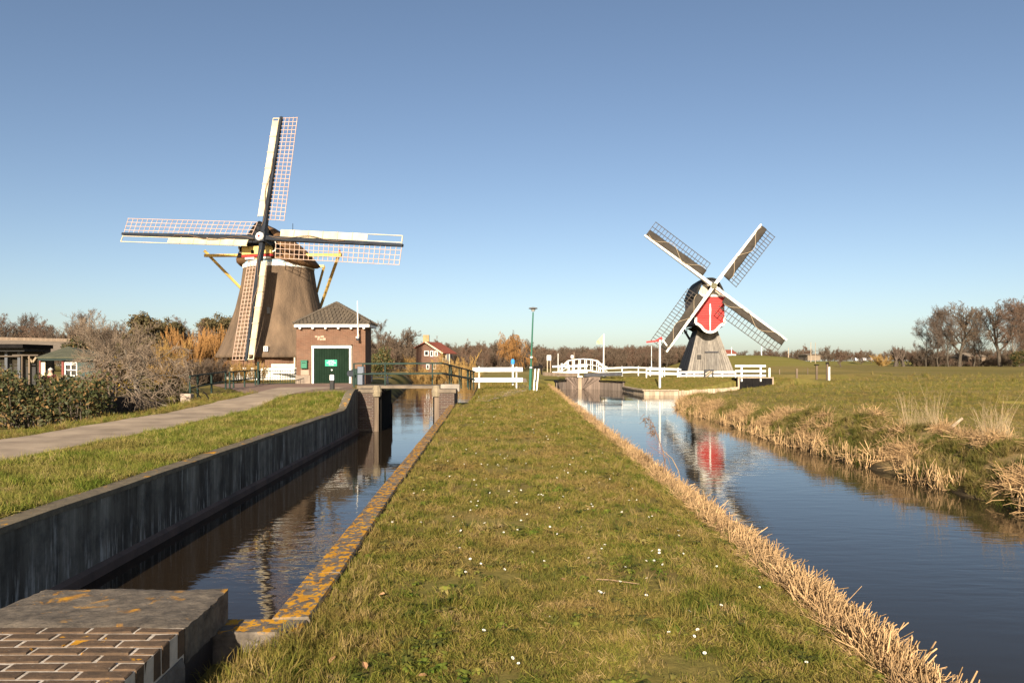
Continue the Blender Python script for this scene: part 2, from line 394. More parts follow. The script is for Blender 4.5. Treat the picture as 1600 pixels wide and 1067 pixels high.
# ------------------------------------------------------------------ terrain
LW, RW = -4.72, -1.31              # inner faces of the lock chamber
WL, WR = -0.95, -0.65              # water levels: lock, river
RIVER = [(2.75, -30), (2.75, 0), (3.3, 60), (3.5, 66), (3.7, 68.3), (7.65, 68.3), (8.75, 64.5), (9.15, 55.6), (11.55, 55.6), (14, 58.4), (16.6, 62), (18.4, 65), (21.4, 65),
         (20.6, 63.2), (17, 59.2), (12.8, 52), (10, 46.5), (9.0, 43.4), (8.35, 40.5), (7.85, 36), (7.9, 28), (7.55, 23), (7.8, 18), (7.8, 14), (7.7, -30)]
POND = [(-6.0, 33), (-7.3, 48), (-10.4, 79), (-13.5, 112), (-5.0, 114), (-4.3, 100), (-3.0, 60), (-2.45, 33)]
def sdist(poly, X, Y):
    d = np.full(X.shape, 1e9); ins = np.zeros(X.shape, bool)
    n = len(poly)
    for i in range(n):
        x0, y0 = poly[i]; x1, y1 = poly[(i+1) % n]
        ex, ey = x1-x0, y1-y0
        t = np.clip(((X-x0)*ex+(Y-y0)*ey)/(ex*ex+ey*ey), 0, 1)
        d = np.minimum(d, np.hypot(X-x0-t*ex, Y-y0-t*ey))
        c = ((y0 <= Y) != (y1 <= Y))
        with np.errstate(divide='ignore', invalid='ignore'):
            xi = x0+(Y-y0)*ex/(ey if ey != 0 else 1e-9)
        ins ^= c & (X < xi)
    return np.where(ins, -d, d)
def sst(a, b, x):
    t = np.clip((x-a)/(b-a), 0, 1); return t*t*(3-2*t)
_rs = np.random.RandomState(5)
_ph = _rs.rand(24, 4)
def rough2(X, Y, f0=.25, octs=5, amp=1.0):
    z = np.zeros_like(X); a = amp; f = f0
    for o in range(octs):
        for k in range(3):
            p = _ph[(o*3+k) % 24]; th = p[0]*6.28
            z = z+a*np.sin((X*np.cos(th)+Y*np.sin(th))*f*6.28+p[1]*6.28)/3
        f *= 2.1; a *= .55
    return z
def right_bank_mask(X, Y):   # land on the far side of the river that lies before the inlet
    return (X > 5.2+0*Y) & ((Y < 43) | (Y-43 < (X-8.9)*1.62))
def terrain(X, Y):
    U = X+KU*Y
    sr = sdist(RIVER, X, Y); sp = sdist(POND, X, Y)
    left = X < 5.3; rb = right_bank_mask(X, Y) & ~left
    n = rough2(X, Y, .12, 5)
    # base level
    base = 0.02*n+.03*np.exp(-((X-.3)/1.3)**2)
    plate = sst(24, 40, Y)*.30*sst(-4.2, -5.0, U)
    head = .34*sst(26.5, 30.5, Y)*sst(39, 35, Y)*sst(-9.5, -6.0, U)*sst(-4.2, -4.9, U)
    base = np.where(U < -4, base+plate+head, base)
    base = np.where((U > -4) & left, base+.45*sst(27, 31, Y)*sst(38, 34, Y)*sst(-1.2, -2.0, U+.0*Y)*(U < -.6)+.12*sst(45, 70, Y), base)
    base = np.where((U < -10.9), base-.28*sst(-10.9, -12.2, U)*sst(34, 27, Y), base)
    # field and far land
    fld = -.30+.05*n+.75*sst(60, 260, Y)+1.65*sst(288, 322, Y)
    crest = .36*sst(30, 22, Y)+.13
    bump_ = np.exp(-((sr-1.25)/.85)**2)*crest*(1+.35*rough2(X, Y, .35, 3))
    dike = 3.0*sst(34, 44, X+.02*(Y-150))*sst(66, 52, X-.10*(Y-150))*np.exp(-((Y-168)/30)**2)
    fieldz = fld+bump_+np.where(Y > 90, dike, 0)
    yard = -.36+.62*sst(56, 70, Y)+.02*n
    base = np.where(~left & rb, fieldz, base)
    base = np.where(~left & ~rb, np.where(Y < 90, yard+(fld-yard)*sst(24, 34, X), np.maximum(fieldz, .25*sst(150, 90, Y))), base)
    base = np.where(left & (Y > 110), np.maximum(base, .2), base)
    # river banks
    profL = np.interp(sr, [-1.2, -.5, 0, .3, .62, 1.0, 1.5], [-1.6, -1.25, -.66, -.40, -.22, -.08, 0])
    profR = np.interp(sr, [-1.2, -.5, 0, .25, .6, 1.0, 1.5], [-1.6, -1.3, -.68, -.45, -.22, -.07, 0])
    wallp = np.where(sr > .22, 0, -1.6)
    z = base.copy()
    z = np.where(left, np.minimum(base, base*sst(0, 1.5, sr)+profL), z)
    z = np.where(rb, np.where(sr < 2.2, base*sst(-.1, 1.4, sr)+profR*(1+.12*rough2(X, Y, .6, 3)), base), z)
    z = np.where(~left & ~rb & (sr <= .22), -1.6, z)
    z = np.where((sr < .22) & (Y > 66.2), -1.6, z)
    # lock chamber
    z = np.where((Y < 33) & (Y > 5.02) & (U > LW-.17) & (U < RW+.10), -2.2, z)
    z = np.where((Y <= 5.02) & (U > LW-.17) & (U < -2.0), -2.2, z)
    z = np.where((Y <= 5.02) & (U >= -2.0) & (U < -1.2), np.minimum(z, -.05-.10*sst(-1.15, -1.6, U)), z)
    # pond beyond the bridge
    pz = np.interp(sp, [-1.5, -.4, 0, .35, .9, 1.7], [-2.0, -1.4, -1.0, -.62, -.2, 0])
    z = np.where((Y > 32.9) & (sp < 1.7) & (U < -.3), np.minimum(z, z*sst(0, 1.7, sp)+pz), z)
    # ditch on the far side of the cycle path
    dv = np.abs(U+13.05)
    z = np.where((U < -11) & (Y > 23.2) & (Y < 36), np.minimum(z, np.interp(dv, [0, .45, 1.3], [-1.1, -1.0, z.max() if False else .2])), z)
    # far ditch in the field
    z = np.where((Y > 38) & (Y < 39.6) & (X > 23.5) & (X < 40), z-.35*sst(23.5, 24.5, X), z)
    return z
def tz(x, y):
    return float(terrain(np.array([float(x)]), np.array([float(y)]))[0])
def geo(a, b, s0, g):
    out = [a]; s = s0
    while out[-1] < b: out.append(out[-1]+s); s *= g
    return out
us = sorted(set([-x for x in geo(14.2, 1600, .7, 1.16)] + list(np.arange(-14, -5.0, .3)) + [LW-.19, LW-.15, -4.4, -3.6, -2.8, -2.03, -1.97, -1.7, -1.5, -1.4, RW+.085, RW+.115]
     + list(np.arange(-1.1, 12.6, .13)) + list(np.arange(12.7, 27, .34)) + geo(27.3, 1600, .6, 1.15)))
ys = sorted(set([-6, -3, -1, .5] + list(np.arange(1.5, 5.0, .12)) + [5.0, 5.04] + list(np.arange(5.15, 13, .13)) + list(np.arange(13.1, 31, .2)) + list(np.arange(31.1, 73, .34)) + list(np.arange(73.5, 122, .9)) + geo(123, 3000, 2, 1.1)))
us = np.array(us); ys = np.array(ys)
UU, YY = np.meshgrid(us, ys)
XX = UU-KU*np.minimum(YY, 120)
ZZ = terrain(XX, YY)
nx, ny = len(us), len(ys)
idx = np.arange(nx*ny).reshape(ny, nx)
quads = np.stack([idx[:-1, :-1], idx[:-1, 1:], idx[1:, 1:], idx[1:, :-1]], -1).reshape(-1, 4)
SRg = sdist(RIVER, XX, YY)
rbm = right_bank_mask(XX, YY) & (XX > 5.3)
n2 = rough2(XX, YY, .3, 5)
strawA = np.where(rbm, sst(3.2, .8, SRg+.9*n2)*.65, np.where(XX < 5.3, sst(.75, .15, SRg)*.9, 0))
strawA = np.clip(strawA+np.where((YY > 95) & (XX < 5) & (XX > -30), .6, 0)+np.where((YY > 88) & (XX > 5), .22*sst(-.2, .6, n2), 0), 0, 1)
lush = np.clip(np.where((UU < -4.9) & (YY < 34) & (UU > -8), .75, 0)+np.where((XX > 9), sst(20, 45, YY)*.06, 0)+np.where((YY > 130) & (XX > 8) & (ZZ > .9), .5, 0)
               + np.where((XX > 7) & (YY > 55) & (YY < 80), .35, 0)+np.where((XX < 5.3) & (UU > -1) & (YY > 26), .35*sst(26, 40, YY), 0), 0, 1)
soilA = np.clip(np.where((SRg < .12) | ((sdist(POND, XX, YY) < .25)), .9, 0)+np.where((np.abs(UU+13.05) < 1.1) & (YY > 23) & (YY < 36), .9, 0), 0, 1)
gme = mesh_np('ground', np.stack([XX, YY, ZZ], -1).reshape(-1, 3), quads, ground_m, {'straw': strawA.ravel(), 'lush': lush.ravel(), 'soil': soilA.ravel()})
ground = link('ground', gme); tag(ground, kind='structure'); smooth(ground)

def sheet(name, mat, left, right, n=60, off=.02, kind='structure', m=6):
    """a surface strip draped on the terrain between two polylines"""
    L = np.array(left, float); Rr = np.array(right, float)
    def res(P):
        s = np.r_[0, np.cumsum(np.hypot(*np.diff(P, axis=0).T))]; t = np.linspace(0, s[-1], n)
        return np.stack([np.interp(t, s, P[:, 0]), np.interp(t, s, P[:, 1])], -1)
    A = res(L); B = res(Rr); t = np.linspace(0, 1, m)[None, :, None]
    P = A[:, None]*(1-t)+B[:, None]*t
    Z = terrain(P[..., 0], P[..., 1])+off
    V = np.concatenate([P, Z[..., None]], -1).reshape(-1, 3)
    ii = np.arange(n*m).reshape(n, m)
    q = np.stack([ii[:-1, :-1], ii[:-1, 1:], ii[1:, 1:], ii[1:, :-1]], -1).reshape(-1, 4)
    o = link(name, mesh_np(name, V, q, mat)); tag(o, kind=kind); smooth(o); return o
def wob(ys_, u, a=.05): return [(u+a*math.sin(y*1.7+u)+a*.6*math.sin(y*4.3)-KU*y, y) for y in ys_]
py_ = list(np.arange(1, 34, .5))
sheet('cycle_path', asphalt, wob(py_, -10.2)+[(-11.6, 37), (-12.2, 42)], wob(py_, -7.9)+[(-8.6, 36.5), (-8.7, 42)], 140, .03)
sheet('brick_pavement', paving, [(-10.9, 33.5), (-14.2, 40), (-17.5, 46.5), (-18.3, 51)], [(-6.15, 30.6), (-6.2, 36), (-7.6, 44), (-8.3, 51)], 50, .022, m=14)
sheet('path_by_rail', asphalt, [(-2.0, 34), (-1.2, 40), (.1, 47.5), (.2, 75)], [(-1.0, 33), (.2, 40), (1.05, 46.5), (1.3, 75)], 40, .03)
# water sheets
def flat(name, poly, z, mat):
    me = bpy.data.meshes.new(name); me.from_pydata([(x, y, z) for x, y in poly], [], [tuple(range(len(poly)))]); me.materials.append(mat); me.update()
    o = link(name, me); tag(o, kind='structure'); return o
flat('river_water', [(2.2, -8), (2.5, 68.15), (8.6, 68.15), (22, 66), (22, 62), (12, 44), (8.6, 38), (8.6, -8)], WR, water_river)
flat('lock_water', [(LW+.2, -8), (RW+.30, -8), (RW-1.09, 33), (-2.2, 33.2), (-2.7, 60), (-4, 115), (-15, 115), (-11.5, 80), (-8.3, 48), (-6.3, 33.2), (LW-1.1, 33)], WL, water_lock)
# ------------------------------------------------------------------ lock chamber
def along(mb, prof, ys_, m=0, fz=None):
    """sweep a (u, z) profile along the chamber"""
    rings = []
    for y in ys_:
        dz = fz(y) if fz else 0
        rings.append([C(u, y, z+(dz if z > -.5 else 0)) for u, z in prof])
    mb.loft(rings, m)
up_l = lambda y: .62*float(sst(26.6, 29.0, np.array(float(y))))
rw_ = random.Random(3)
lw = thing('lock_wall', 'long dark streaked concrete lock wall below the grass verge, on the left side of the narrow canal', 'lock wall', C(LW, 8, 0))
ysw = [1.5+.5*i for i in range(54)]+[28.3, 28.6, 28.9, 29.2, 29.6]
for y0 in np.arange(1.5, 29.5, 4.65):
    mb = MB(); e_ = rw_.uniform(-.004, .004); along(mb, [(LW-.30, -2.3), (LW+e_, -2.3), (LW+e_, -.02), (LW-.30, -.02)], [y for y in np.linspace(y0, min(y0+4.635, 29.6), 14)], fz=up_l); mb.build('wall_panel', lockwall, lw)
mb = MB(); along(mb, [(LW-.25, -.018), (LW+.02, -.018), (LW+.012, .045), (LW-.24, .05)], ysw, fz=lambda y: up_l(y)+.003*math.sin(y*2.3)); mb.build('coping', coping_left_m, lw)
mb = MB(); along(mb, [(LW+.002, -2.3), (LW+.07, -2.3), (LW+.06, -.84), (LW+.002, -.80)], ysw); mb.build('footing', M('footing', (.20, .13, .095), (.12, .085, .065), 2, .9, .5, 12), lw)
# right side: low wall with the broad lichened coping, one stone after another
cw = thing('lock_quay', 'low canal quay with a coping crusted in orange lichen, along the mown strip', 'quay', C(RW, 12, 0))
mb = MB(); along(mb, [(RW+.001, -2.3), (RW+.18, -2.3), (RW+.18, -.10), (RW+.001, -.10)], [5.0+.5*i for i in range(52)]); mb.build('wall_face', lockwall, cw)
yy = 5.0; i = 0
def stone_block(u0, u1, y0, y1, zt, zb, j=.004):
    a = [C(u0, y0, zb), C(u1, y0, zb), C(u1, y1, zb), C(u0, y1, zb)]
    t = [C(u0+.012, y0+.006, zt+rw_.uniform(-j, j)), C(u1-.012, y0+.006, zt+rw_.uniform(-j, j)), C(u1-.012, y1-.006, zt+rw_.uniform(-j, j)), C(u0+.012, y1-.006, zt+rw_.uniform(-j, j))]
    mid = [Vector((p.x, p.y, zt-.015)) for p in a]
    m_ = MB(); m_.loft([a, mid, t]); return m_
while yy < 30.4:
    ln = rw_.uniform(.95, 1.10); w_ = .215+.03*float(sst(9, 5, np.array(yy)))
    e = rw_.uniform(-.006, .006)
    stone_block(RW-.03+e, RW-.03+w_+e, yy, min(yy+ln-.008, 30.5), .05, -.10).build('coping_stone', coping_m, cw); yy += ln
stone_block(-1.75, RW+.20, 4.74, 4.985, .045, -.30).build('coping_stone', coping_m, cw)

# foreground pier: slab on top at the far half, brick on edge at the near half
pr = thing('brick_pier', 'foreground masonry pier with a dark slab and mortared bricks, beside the black lock wall', 'pier', C(-2.2, 4, 0))
PT = .25; PU0, PU1 = -2.70, -1.59
def pb(u0, u1, y0, y1, z0, z1):
    m_ = MB(); m_.loft([[C(u0, y0, z), C(u1, y0, z), C(u1, y1, z), C(u0, y1, z)] for z in (z0, z1)]); return m_
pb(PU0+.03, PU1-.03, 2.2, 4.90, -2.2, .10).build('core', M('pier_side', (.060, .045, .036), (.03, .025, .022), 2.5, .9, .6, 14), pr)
mb = MB(); zt = PT
ringsl = []
for z, ins in ((.05, .0), (PT-.012, 0), (PT, .012)):
    ringsl.append([C(PU0-.1+ins, 4.22+ins*.2, z), C(PU1-ins, 4.22+ins*.2, z), C(PU1-ins, 4.95-ins, z), C(PU0-.03+ins, 4.95-ins, z)])
mb.loft(ringsl)
mb = MB(); n1, n2 = 34, 20; sp_ = random.Random(9); g_ = []
for j in range(n2+1):
    for i in range(n1+1):
        s, t = i/n1, j/n2; y_ = 4.224+(4.948-4.224)*t; u_ = (PU0-.1+.07*t)+(PU1-(PU0-.1+.07*t))*s
        ed = min(s*n1, (1-s)*n1, t*n2, (1-t)*n2)
        z_ = PT+.0035*math.sin(u_*9+y_*7)+sp_.uniform(-.002, .002)-(.009 if ed < .5 else (.002 if ed < 1.5 else 0))
        if ed < .5: u_ += sp_.uniform(-.006, .006); y_ += sp_.uniform(-.006, .006)
        g_.append(C(u_, y_, z_))
bord = [i for i in range(n1+1)]+[j*(n1+1)+n1 for j in range(1, n2+1)]+[n2*(n1+1)+i for i in range(n1-1, -1, -1)]+[j*(n1+1) for j in range(n2-1, 0, -1)]
fs_ = [(j*(n1+1)+i, j*(n1+1)+i+1, (j+1)*(n1+1)+i+1, (j+1)*(n1+1)+i) for j in range(n2) for i in range(n1)]
k0 = len(g_); low = [Vector((g_[b].x, g_[b].y, .05)) for b in bord]
fs_ += [(bord[k], k0+k, k0+(k+1) % len(bord), bord[(k+1) % len(bord)]) for k in range(len(bord))]
mb.add(g_+low, fs_); mb.build('slab', slab_m, pr)
pb(PU0-.9, PU1-.003, 2.2, 4.215, .02, PT-.006).build('mortar_bed', mortar_m, pr)
row = 0; y = 4.21; bm_cache = {}
while y > 2.3:
    d_ = .080; x1 = PU1+rw_.uniform(-.004, .004); off = (.0, .5)[row % 2]
    u = x1; first = True
    while u > PU0-.9:
        L_ = .245*(off if (first and off) else 1.0)-.014; first = False
        h_ = PT+rw_.uniform(-.001, .004); s_ = rw_.uniform(-.004, .004)
        a0, a1, b0, b1 = u-L_, u, y-d_+s_, y+s_
        lo = [C(a0, b0, .115), C(a1, b0, .115), C(a1, b1, .115), C(a0, b1, .115)]
        mi_ = [Vector((p.x, p.y, h_-.007)) for p in lo]
        t_ = [C(a0+.007, b0+.006, h_+rw_.uniform(-.002, .001)), C(a1-.007, b0+.006, h_+rw_.uniform(-.002, .001)), C(a1-.007, b1-.006, h_), C(a0+.007, b1-.006, h_)]
        for q_ in mi_+t_: q_ += Vector((rw_.uniform(-.0035, .0035), rw_.uniform(-.0035, .0035), rw_.uniform(-.0012, .0012)))
        if rw_.random() < .3: t_[rw_.randrange(4)].z -= .005
        MB().loft([lo, mi_, t_]).build('brick', pierbrick_m, pr)
        u -= L_+.015
    y -= d_+.020; row += 1
# rounded mortar fillet below the bricks on the shaded side
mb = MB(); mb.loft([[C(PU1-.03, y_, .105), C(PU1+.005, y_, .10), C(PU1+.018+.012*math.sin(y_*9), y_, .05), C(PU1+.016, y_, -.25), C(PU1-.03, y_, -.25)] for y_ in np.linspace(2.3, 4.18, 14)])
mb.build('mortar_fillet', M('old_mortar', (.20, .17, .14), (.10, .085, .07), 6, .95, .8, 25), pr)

# lock head: brick abutments with timber recess posts
def abut(label, u0, u1, side):
    t = thing('lock_abutment', label, 'abutment', C(u0, 30, 0))
    pb(u0, u1, 29.9, 33.6, -2.3, .50).build('brickwork', brick_dk, t)
    pb(min(u0, u1)-.06, max(u0, u1)+.06, 29.84, 33.66, .502, .64).build('capstone', concrete_lt, t)
    e = u1 if side > 0 else u0
    s = 1 if side > 0 else -1
    pb(min(e, e+s*.17), max(e, e+s*.17), 29.95, 30.15, -2.3, .40).build('timber_post', oldwood, t)
    mb = MB(); mb.tube([C(e+s*.1, 30.0, .36), C(e+s*.1, 30.0, .56), C(e+s*.1, 30.0, .78)], [.15, .19, .12], 10); mb.build('bollard_head', M('stone_knob', (.30, .24, .15), (.2, .16, .11), 5, .9, .5, 20), t)
    pb(min(e+s*.18, e+s*.24), max(e+s*.18, e+s*.24), 30.2, 33.5, -2.3, .5).build('timber_guide', black, t)
    for k in range(3):
        pb(u0+.06, u1-.06 if u1 > u0 else u1+.06, 29.875, 29.899, -.9+.42*k, -.86+.42*k).build('stone_band', concrete_lt, t)
    return t
abut('brick lock abutment with a timber post at the end of the dark lock wall', LW-.05, LW+.55, 1)
abut('short brick lock abutment at the far end of the orange lichened quay', RW-.42, RW+.16, -1)
mb = MB(); mb.loft([[C(-4.0, 33.6, z), C(-3.9, 33.6, z), C(-5.2, 41, z+.1*(z > -1)), C(-5.3, 41, z+.1*(z > -1))] for z in (-2.3, -.1)])
wg = mb.build('wing_wall', black); tag(wg, 'black timber wing wall on the waterline behind the lock bridge', 'wall')
mb = MB(); mb.box((0, 0, 0), (.72, .28, .28)); o = mb.build('stone_block', stone); o.location = (at(704, 0, 31).x, 30.9, .66); tag(o, 'grey stone block lying on the grass beside the bridge end', 'stone block')

# footbridge over the lock, with green railings
br = thing('footbridge', 'flat concrete footbridge across the narrow lock, in front of the brick shed', 'bridge', C(-3, 32, .6))
mb = MB(); mb.loft([[C(LW-.1, y_, z), C(RW+.2, y_, z), C(RW+.2, y_+.0, z), C(LW-.1, y_, z)] for y_, z in ((31, .6),)]) if False else None
pb(LW-.3, RW+.12, 31.2, 33.0, .625, .735).build('deck', concrete_lt, br)
def railing(name, label, cat, pts, posts, h, rails, mat, pw=.05, rw=.05, rh=.045, group=None, post_r=None, zb=-.05, pname='post', rname='rail'):
    """pts: ground line [(x,y,z)]; posts: parameters along it (0..1)"""
    P = [Vector(p) for p in pts]
    L = [0]
    for a, b in zip(P, P[1:]): L.append(L[-1]+(b-a).length)
    def ev(t):
        s = t*L[-1]
        for i in range(len(P)-1):
            if s <= L[i+1]+1e-6: return P[i].lerp(P[i+1], (s-L[i])/(L[i+1]-L[i]))
        return P[-1]
    o = thing(name, label, cat, P[0], group)
    for t in posts:
        p = ev(t); MB().box(p+Vector((0, 0, (h+zb)/2)), (pw, pw, h-zb)).build(pname, mat, o)
    for z in rails:
        mb = MB()
        for i, (a, b) in enumerate(zip(P, P[1:])):
            mb.beam(a+Vector((0, -pw*.5-.004, z)), b+Vector((0, -pw*.5-.004, z)), rw, rh)
        mb.build(rname, mat, o)
    return o
rp = [at(553, 604, 31.25), at(690, 604, 31.25), at(742, 607, 40)]
railing('bridge_railing', 'green steel railing on the near edge of the lock footbridge', 'railing', [(p.x, p.y, z) for p, z in zip(rp, (.72, .74, .30))], [0, .10, .42, .66, .83, .88, .97], .90, [.88, .47], green_metal, .055, .05, .05)
rp = [at(567, 603, 33.0), at(694, 603, 33.0), at(740, 606, 44)]
railing('bridge_railing', 'green steel railing on the far edge of the lock footbridge', 'railing', [(p.x, p.y, z) for p, z in zip(rp, (.72, .74, .28))], [0, .2, .38, .57, .80, .9, 1], .88, [.86, .46], green_metal, .055, .05, .05)
# winding gear at the left bridge end
wd = thing('lock_winch', 'blue grey lock winding post on the bridge end beside the brick shed', 'winch', C(LW+.42, 32.4, .74))
o = at(565, 592, 32.6)
MB().box((o.x, 32.5, 1.10), (.26, .30, .74)).build('post', steel, wd, bevel=.02)
MB().box((o.x-.24, 32.5, 1.06), (.20, .26, .66)).build('gear_case', green_metal, wd, bevel=.02)
MB().tube([(o.x-.36, 32.4, 1.2), (o.x-.36, 32.1, 1.2)], .14, 12).build('hand_wheel', navy, wd)
mb = MB(); mb.beam(at(576, 602.5, 33.4), at(586, 611, 33.2), .10, .06); tag(mb.build('white_plank', white), 'white painted plank sloping down beside the water under the bridge', 'plank')

# ------------------------------------------------------------------ brick shed
BD = 50.0; bx0, bx1 = at(463, 0, BD).x, at(570.8, 0, BD).x; BZ = .26; EZ = 3.86
sh = thing('brick_shed', 'small square brick shed with a pyramid tile roof, white fascia and green doors', 'shed', ((bx0+bx1)/2, BD+1.7, BZ))
sx = (bx0+bx1)/2; DEP = 2.1
dx0, dx1 = at(487.5, 0, BD).x, at(548.5, 0, BD).x; dz1 = at(0, 541, BD).z
def lb(x0, x1, y0, y1, z0, z1, name, mat, parent, bev=0): return MB().box(((x0+x1)/2, (y0+y1)/2, (z0+z1)/2), (x1-x0, y1-y0, z1-z0)).build(name, mat, parent, bevel=bev)
lb(bx0, dx0, BD, BD+.25, BZ-.4, EZ, 'wall', brick_x, sh); lb(dx1, bx1, BD, BD+.25, BZ-.4, EZ, 'wall', brick_x, sh)
lb(dx0, dx1, BD, BD+.25, dz1, EZ, 'wall', brick_x, sh)
lb(bx1-.25, bx1-.003, BD+.252, BD+DEP, BZ-.4, EZ, 'wall', brick_y, sh); lb(bx0+.003, bx0+.25, BD+.252, BD+DEP, BZ-.4, EZ, 'wall', brick_y, sh)
lb(bx0+.252, bx1-.252, BD+DEP-.25, BD+DEP-.003, BZ-.4, EZ, 'wall', brick_x, sh)
dr = MB().box(((dx0+dx1)/2, BD+.16, (BZ+dz1)/2), (.02, .02, .02)).build('door_frame_core', green_paint, sh)
bpy.data.objects.remove(dr)
nb = 14; bw_ = (dx1-dx0-.24)/nb
for k in range(nb):
    lb(dx0+.12+k*bw_+.006, dx0+.12+(k+1)*bw_-.006, BD+.10, BD+.15, BZ+.02, dz1-.12, 'door_board', green_paint, sh)
lb(dx0+.1, dx1-.1, BD+.152, BD+.19, BZ, dz1-.1, 'door_back', green_paint, sh)
for a, b in ((dx0-.01, dx0+.11), (dx1-.11, dx1+.01)): lb(a, b, BD-.03, BD+.14, BZ-.05, dz1-.125, 'door_frame', white, sh)
lb(dx0-.03, dx1+.03, BD-.035, BD+.14, dz1-.12, dz1+.02, 'door_frame', white, sh)
lb(dx1+.012, dx1+.10, BD-.012, BD+.1, BZ, dz1+.10, 'door_surround', concrete_lt, sh); lb(dx0-.03, dx1+.10, BD-.012, BD+.1, dz1+.022, dz1+.10, 'door_surround', concrete_lt, sh)
MB().tube([((dx0+dx1)/2-.0, BD+.06, at(0, 578, BD).z), ((dx0+dx1)/2, BD+.10, at(0, 578, BD).z)], .05, 10).build('door_lock', M('bright_steel', (.6, .6, .58), (.5, .5, .5), 3, .3, metal=.6), sh)
lb(bx0-.03, at(485, 0, BD).x, BD-.06, BD+.0, BZ-.3, at(0, 586.5, BD).z, 'plinth', M('plinth_render', (.30, .235, .175), (.2, .155, .12), 3, .95, .7, 12), sh)
lb(at(470, 0, BD).x, at(483, 0, BD).x, BD-.03, BD-.001, at(0, 586, BD).z, at(0, 578, BD).z, 'plinth_cap', M('plinth_cap', (.36, .27, .2), (.3, .22, .16), 3, .95), sh)
# eaves and roof
ex0, ex1, ey0, ey1 = at(459.5, 0, BD-.3).x, at(577, 0, BD-.3).x, BD-.32, BD+DEP+.3
lb(ex0, ex1, ey0, ey0+.06, EZ-.02, EZ+.17, 'fascia', white, sh); lb(ex1-.06, ex1, ey0+.062, ey1, EZ-.02, EZ+.17, 'fascia', white, sh); lb(ex0, ex0+.06, ey0+.062, ey1, EZ-.02, EZ+.17, 'fascia', white, sh)
lb(ex0+.062, ex1-.062, ey0+.062, ey1, EZ-.0, EZ+.03, 'soffit', white, sh)
for k in range(6):
    x_ = ex0+.35+k*(ex1-ex0-.7)/5; lb(x_-.06, x_+.06, ey0+.02, BD-.003, EZ-.13, EZ-.022, 'bracket', white, sh)
apex = at(526, 474, BD+1.05)
A = [Vector((ex0-.05, ey0-.05, EZ+.175)), Vector((ex1+.05, ey0-.05, EZ+.175)), Vector((ex1+.05, ey1+.05, EZ+.175)), Vector((ex0-.05, ey1+.05, EZ+.175))]
mb = MB(); mb.add([p+Vector((0, 0, -.0)) for p in A]+[apex-Vector((0, 0, .06))], [(0, 1, 4), (1, 2, 4), (2, 3, 4), (3, 0, 4), (3, 2, 1, 0)]); mb.build('roof', M('roof_underlay', (.08, .065, .05)), sh)
# tiles: rows of overlapping tiles on the four slopes, joined, each a real little slab
mb = MB()
for s in range(4):
    p, q = A[s], A[(s+1) % 4]
    nrm = (q-p).cross(apex-p).normalized()
    up_ = (apex-(p+q)/2); rows = 13; W = (q-p).length; ex_ = (q-p).normalized()
    for r_ in range(rows):
        f0, f1 = r_/rows, min((r_+1.18)/rows, 1)
        a0, b0 = p.lerp(apex, f0), q.lerp(apex, f0); L_ = (b0-a0).length
        nt_ = max(1, int(round(L_/.24)))
        a1, b1 = p.lerp(apex, f1), q.lerp(apex, f1)
        for c in range(nt_):
            u0, u1 = c/nt_, (c+1)/nt_-.02
            v0, v1 = a0.lerp(b0, u0), a0.lerp(b0, u1)
            # top edge straight up the slope, clipped to the hip
            def upto(v):
                t = v+up_*(f1-f0); s0 = (t-a1).dot(ex_); lim = (b1-a1).length
                return a1+ex_*min(max(s0, 0), lim)
            t0, t1 = upto(v0), upto(v1); j = rw_.uniform(0, .016)
            h = nrm*(.055+j); l_ = nrm*.012
            mb.add([v0+h, v1+h+nrm*.018, t1+l_, t0+l_, v0, v1], [(0, 1, 2, 3), (4, 5, 1, 0), (5, 2, 1), (4, 0, 3)])
rt = mb.build('roof_tiles', tile, sh); tag(rt, kind='stuff')
mb = MB()
for s in range(4):
    n_ = 16
    for k in range(n_):
        a_, b_ = A[s].lerp(apex, k/n_), A[s].lerp(apex, (k+1.15)/n_); mb.tube([a_+Vector((0, 0, .06)), b_+Vector((0, 0, .045))], [.10, .085], 6)
tag(mb.build('hip_tiles', tile, sh), kind='stuff')
# worn stone relief on the gable above the door
rl = thing('stone_relief', 'pale weathered stone lettering relief on the brick above the shed door', 'relief', at(500, 528, BD-.02))
for px0, px1, yy0, yy1 in ((492, 496, 524.6, 527.4), (496.6, 500.4, 525.4, 528), (501, 506.5, 524.4, 527.6), (496, 499.5, 528.4, 531), (500, 504, 529, 531.6), (504.4, 509, 528, 531.6)):
    a, b = at(px0, yy1, BD), at(px1, yy0, BD); lb(a.x, b.x, BD-.03, BD-.002, a.z, b.z, 'carved_piece', M('relief_stone', (.52, .38, .28), (.36, .22, .15), 9, .9, .8, 30), rl)
# sign on the door
sg = thing('door_sign', 'small green sign with white lettering on the dark green shed doors', 'sign', at(517, 567, BD+.08))
a, b = at(508, 572, BD+.08), at(526.5, 562, BD+.08); lb(a.x, b.x, BD+.075, BD+.097, a.z, b.z, 'sign_board', sign_green, sg)
def text(body, loc, size, mat, parent, name='lettering', rx=R(90), rz=0, al='CENTER'):
    cu = bpy.data.curves.new(name, 'FONT'); cu.body = body; cu.size = size; cu.align_x = al; cu.align_y = 'CENTER'; cu.extrude = .002
    cu.materials.append(mat)
    o = bpy.data.objects.new(name, cu); COL.objects.link(o)
    bpy.context.view_layer.update(); me = bpy.data.meshes.new_from_object(o.evaluated_get(bpy.context.evaluated_depsgraph_get()))
    bpy.data.objects.remove(o); o = link(name, me, parent)
    if parent: loc = Vector(loc)-base_of(parent)
    o.location = loc; o.rotation_euler = (rx, 0, rz); return o
for k, s_ in enumerate(('UITRIT', 'VRIJLATEN', 'A.U.B.')):
    text(s_, (at(517.2, 0, BD).x, BD+.071, at(0, 564.2+2.9*k, BD).z), .125, sign_white, sg)
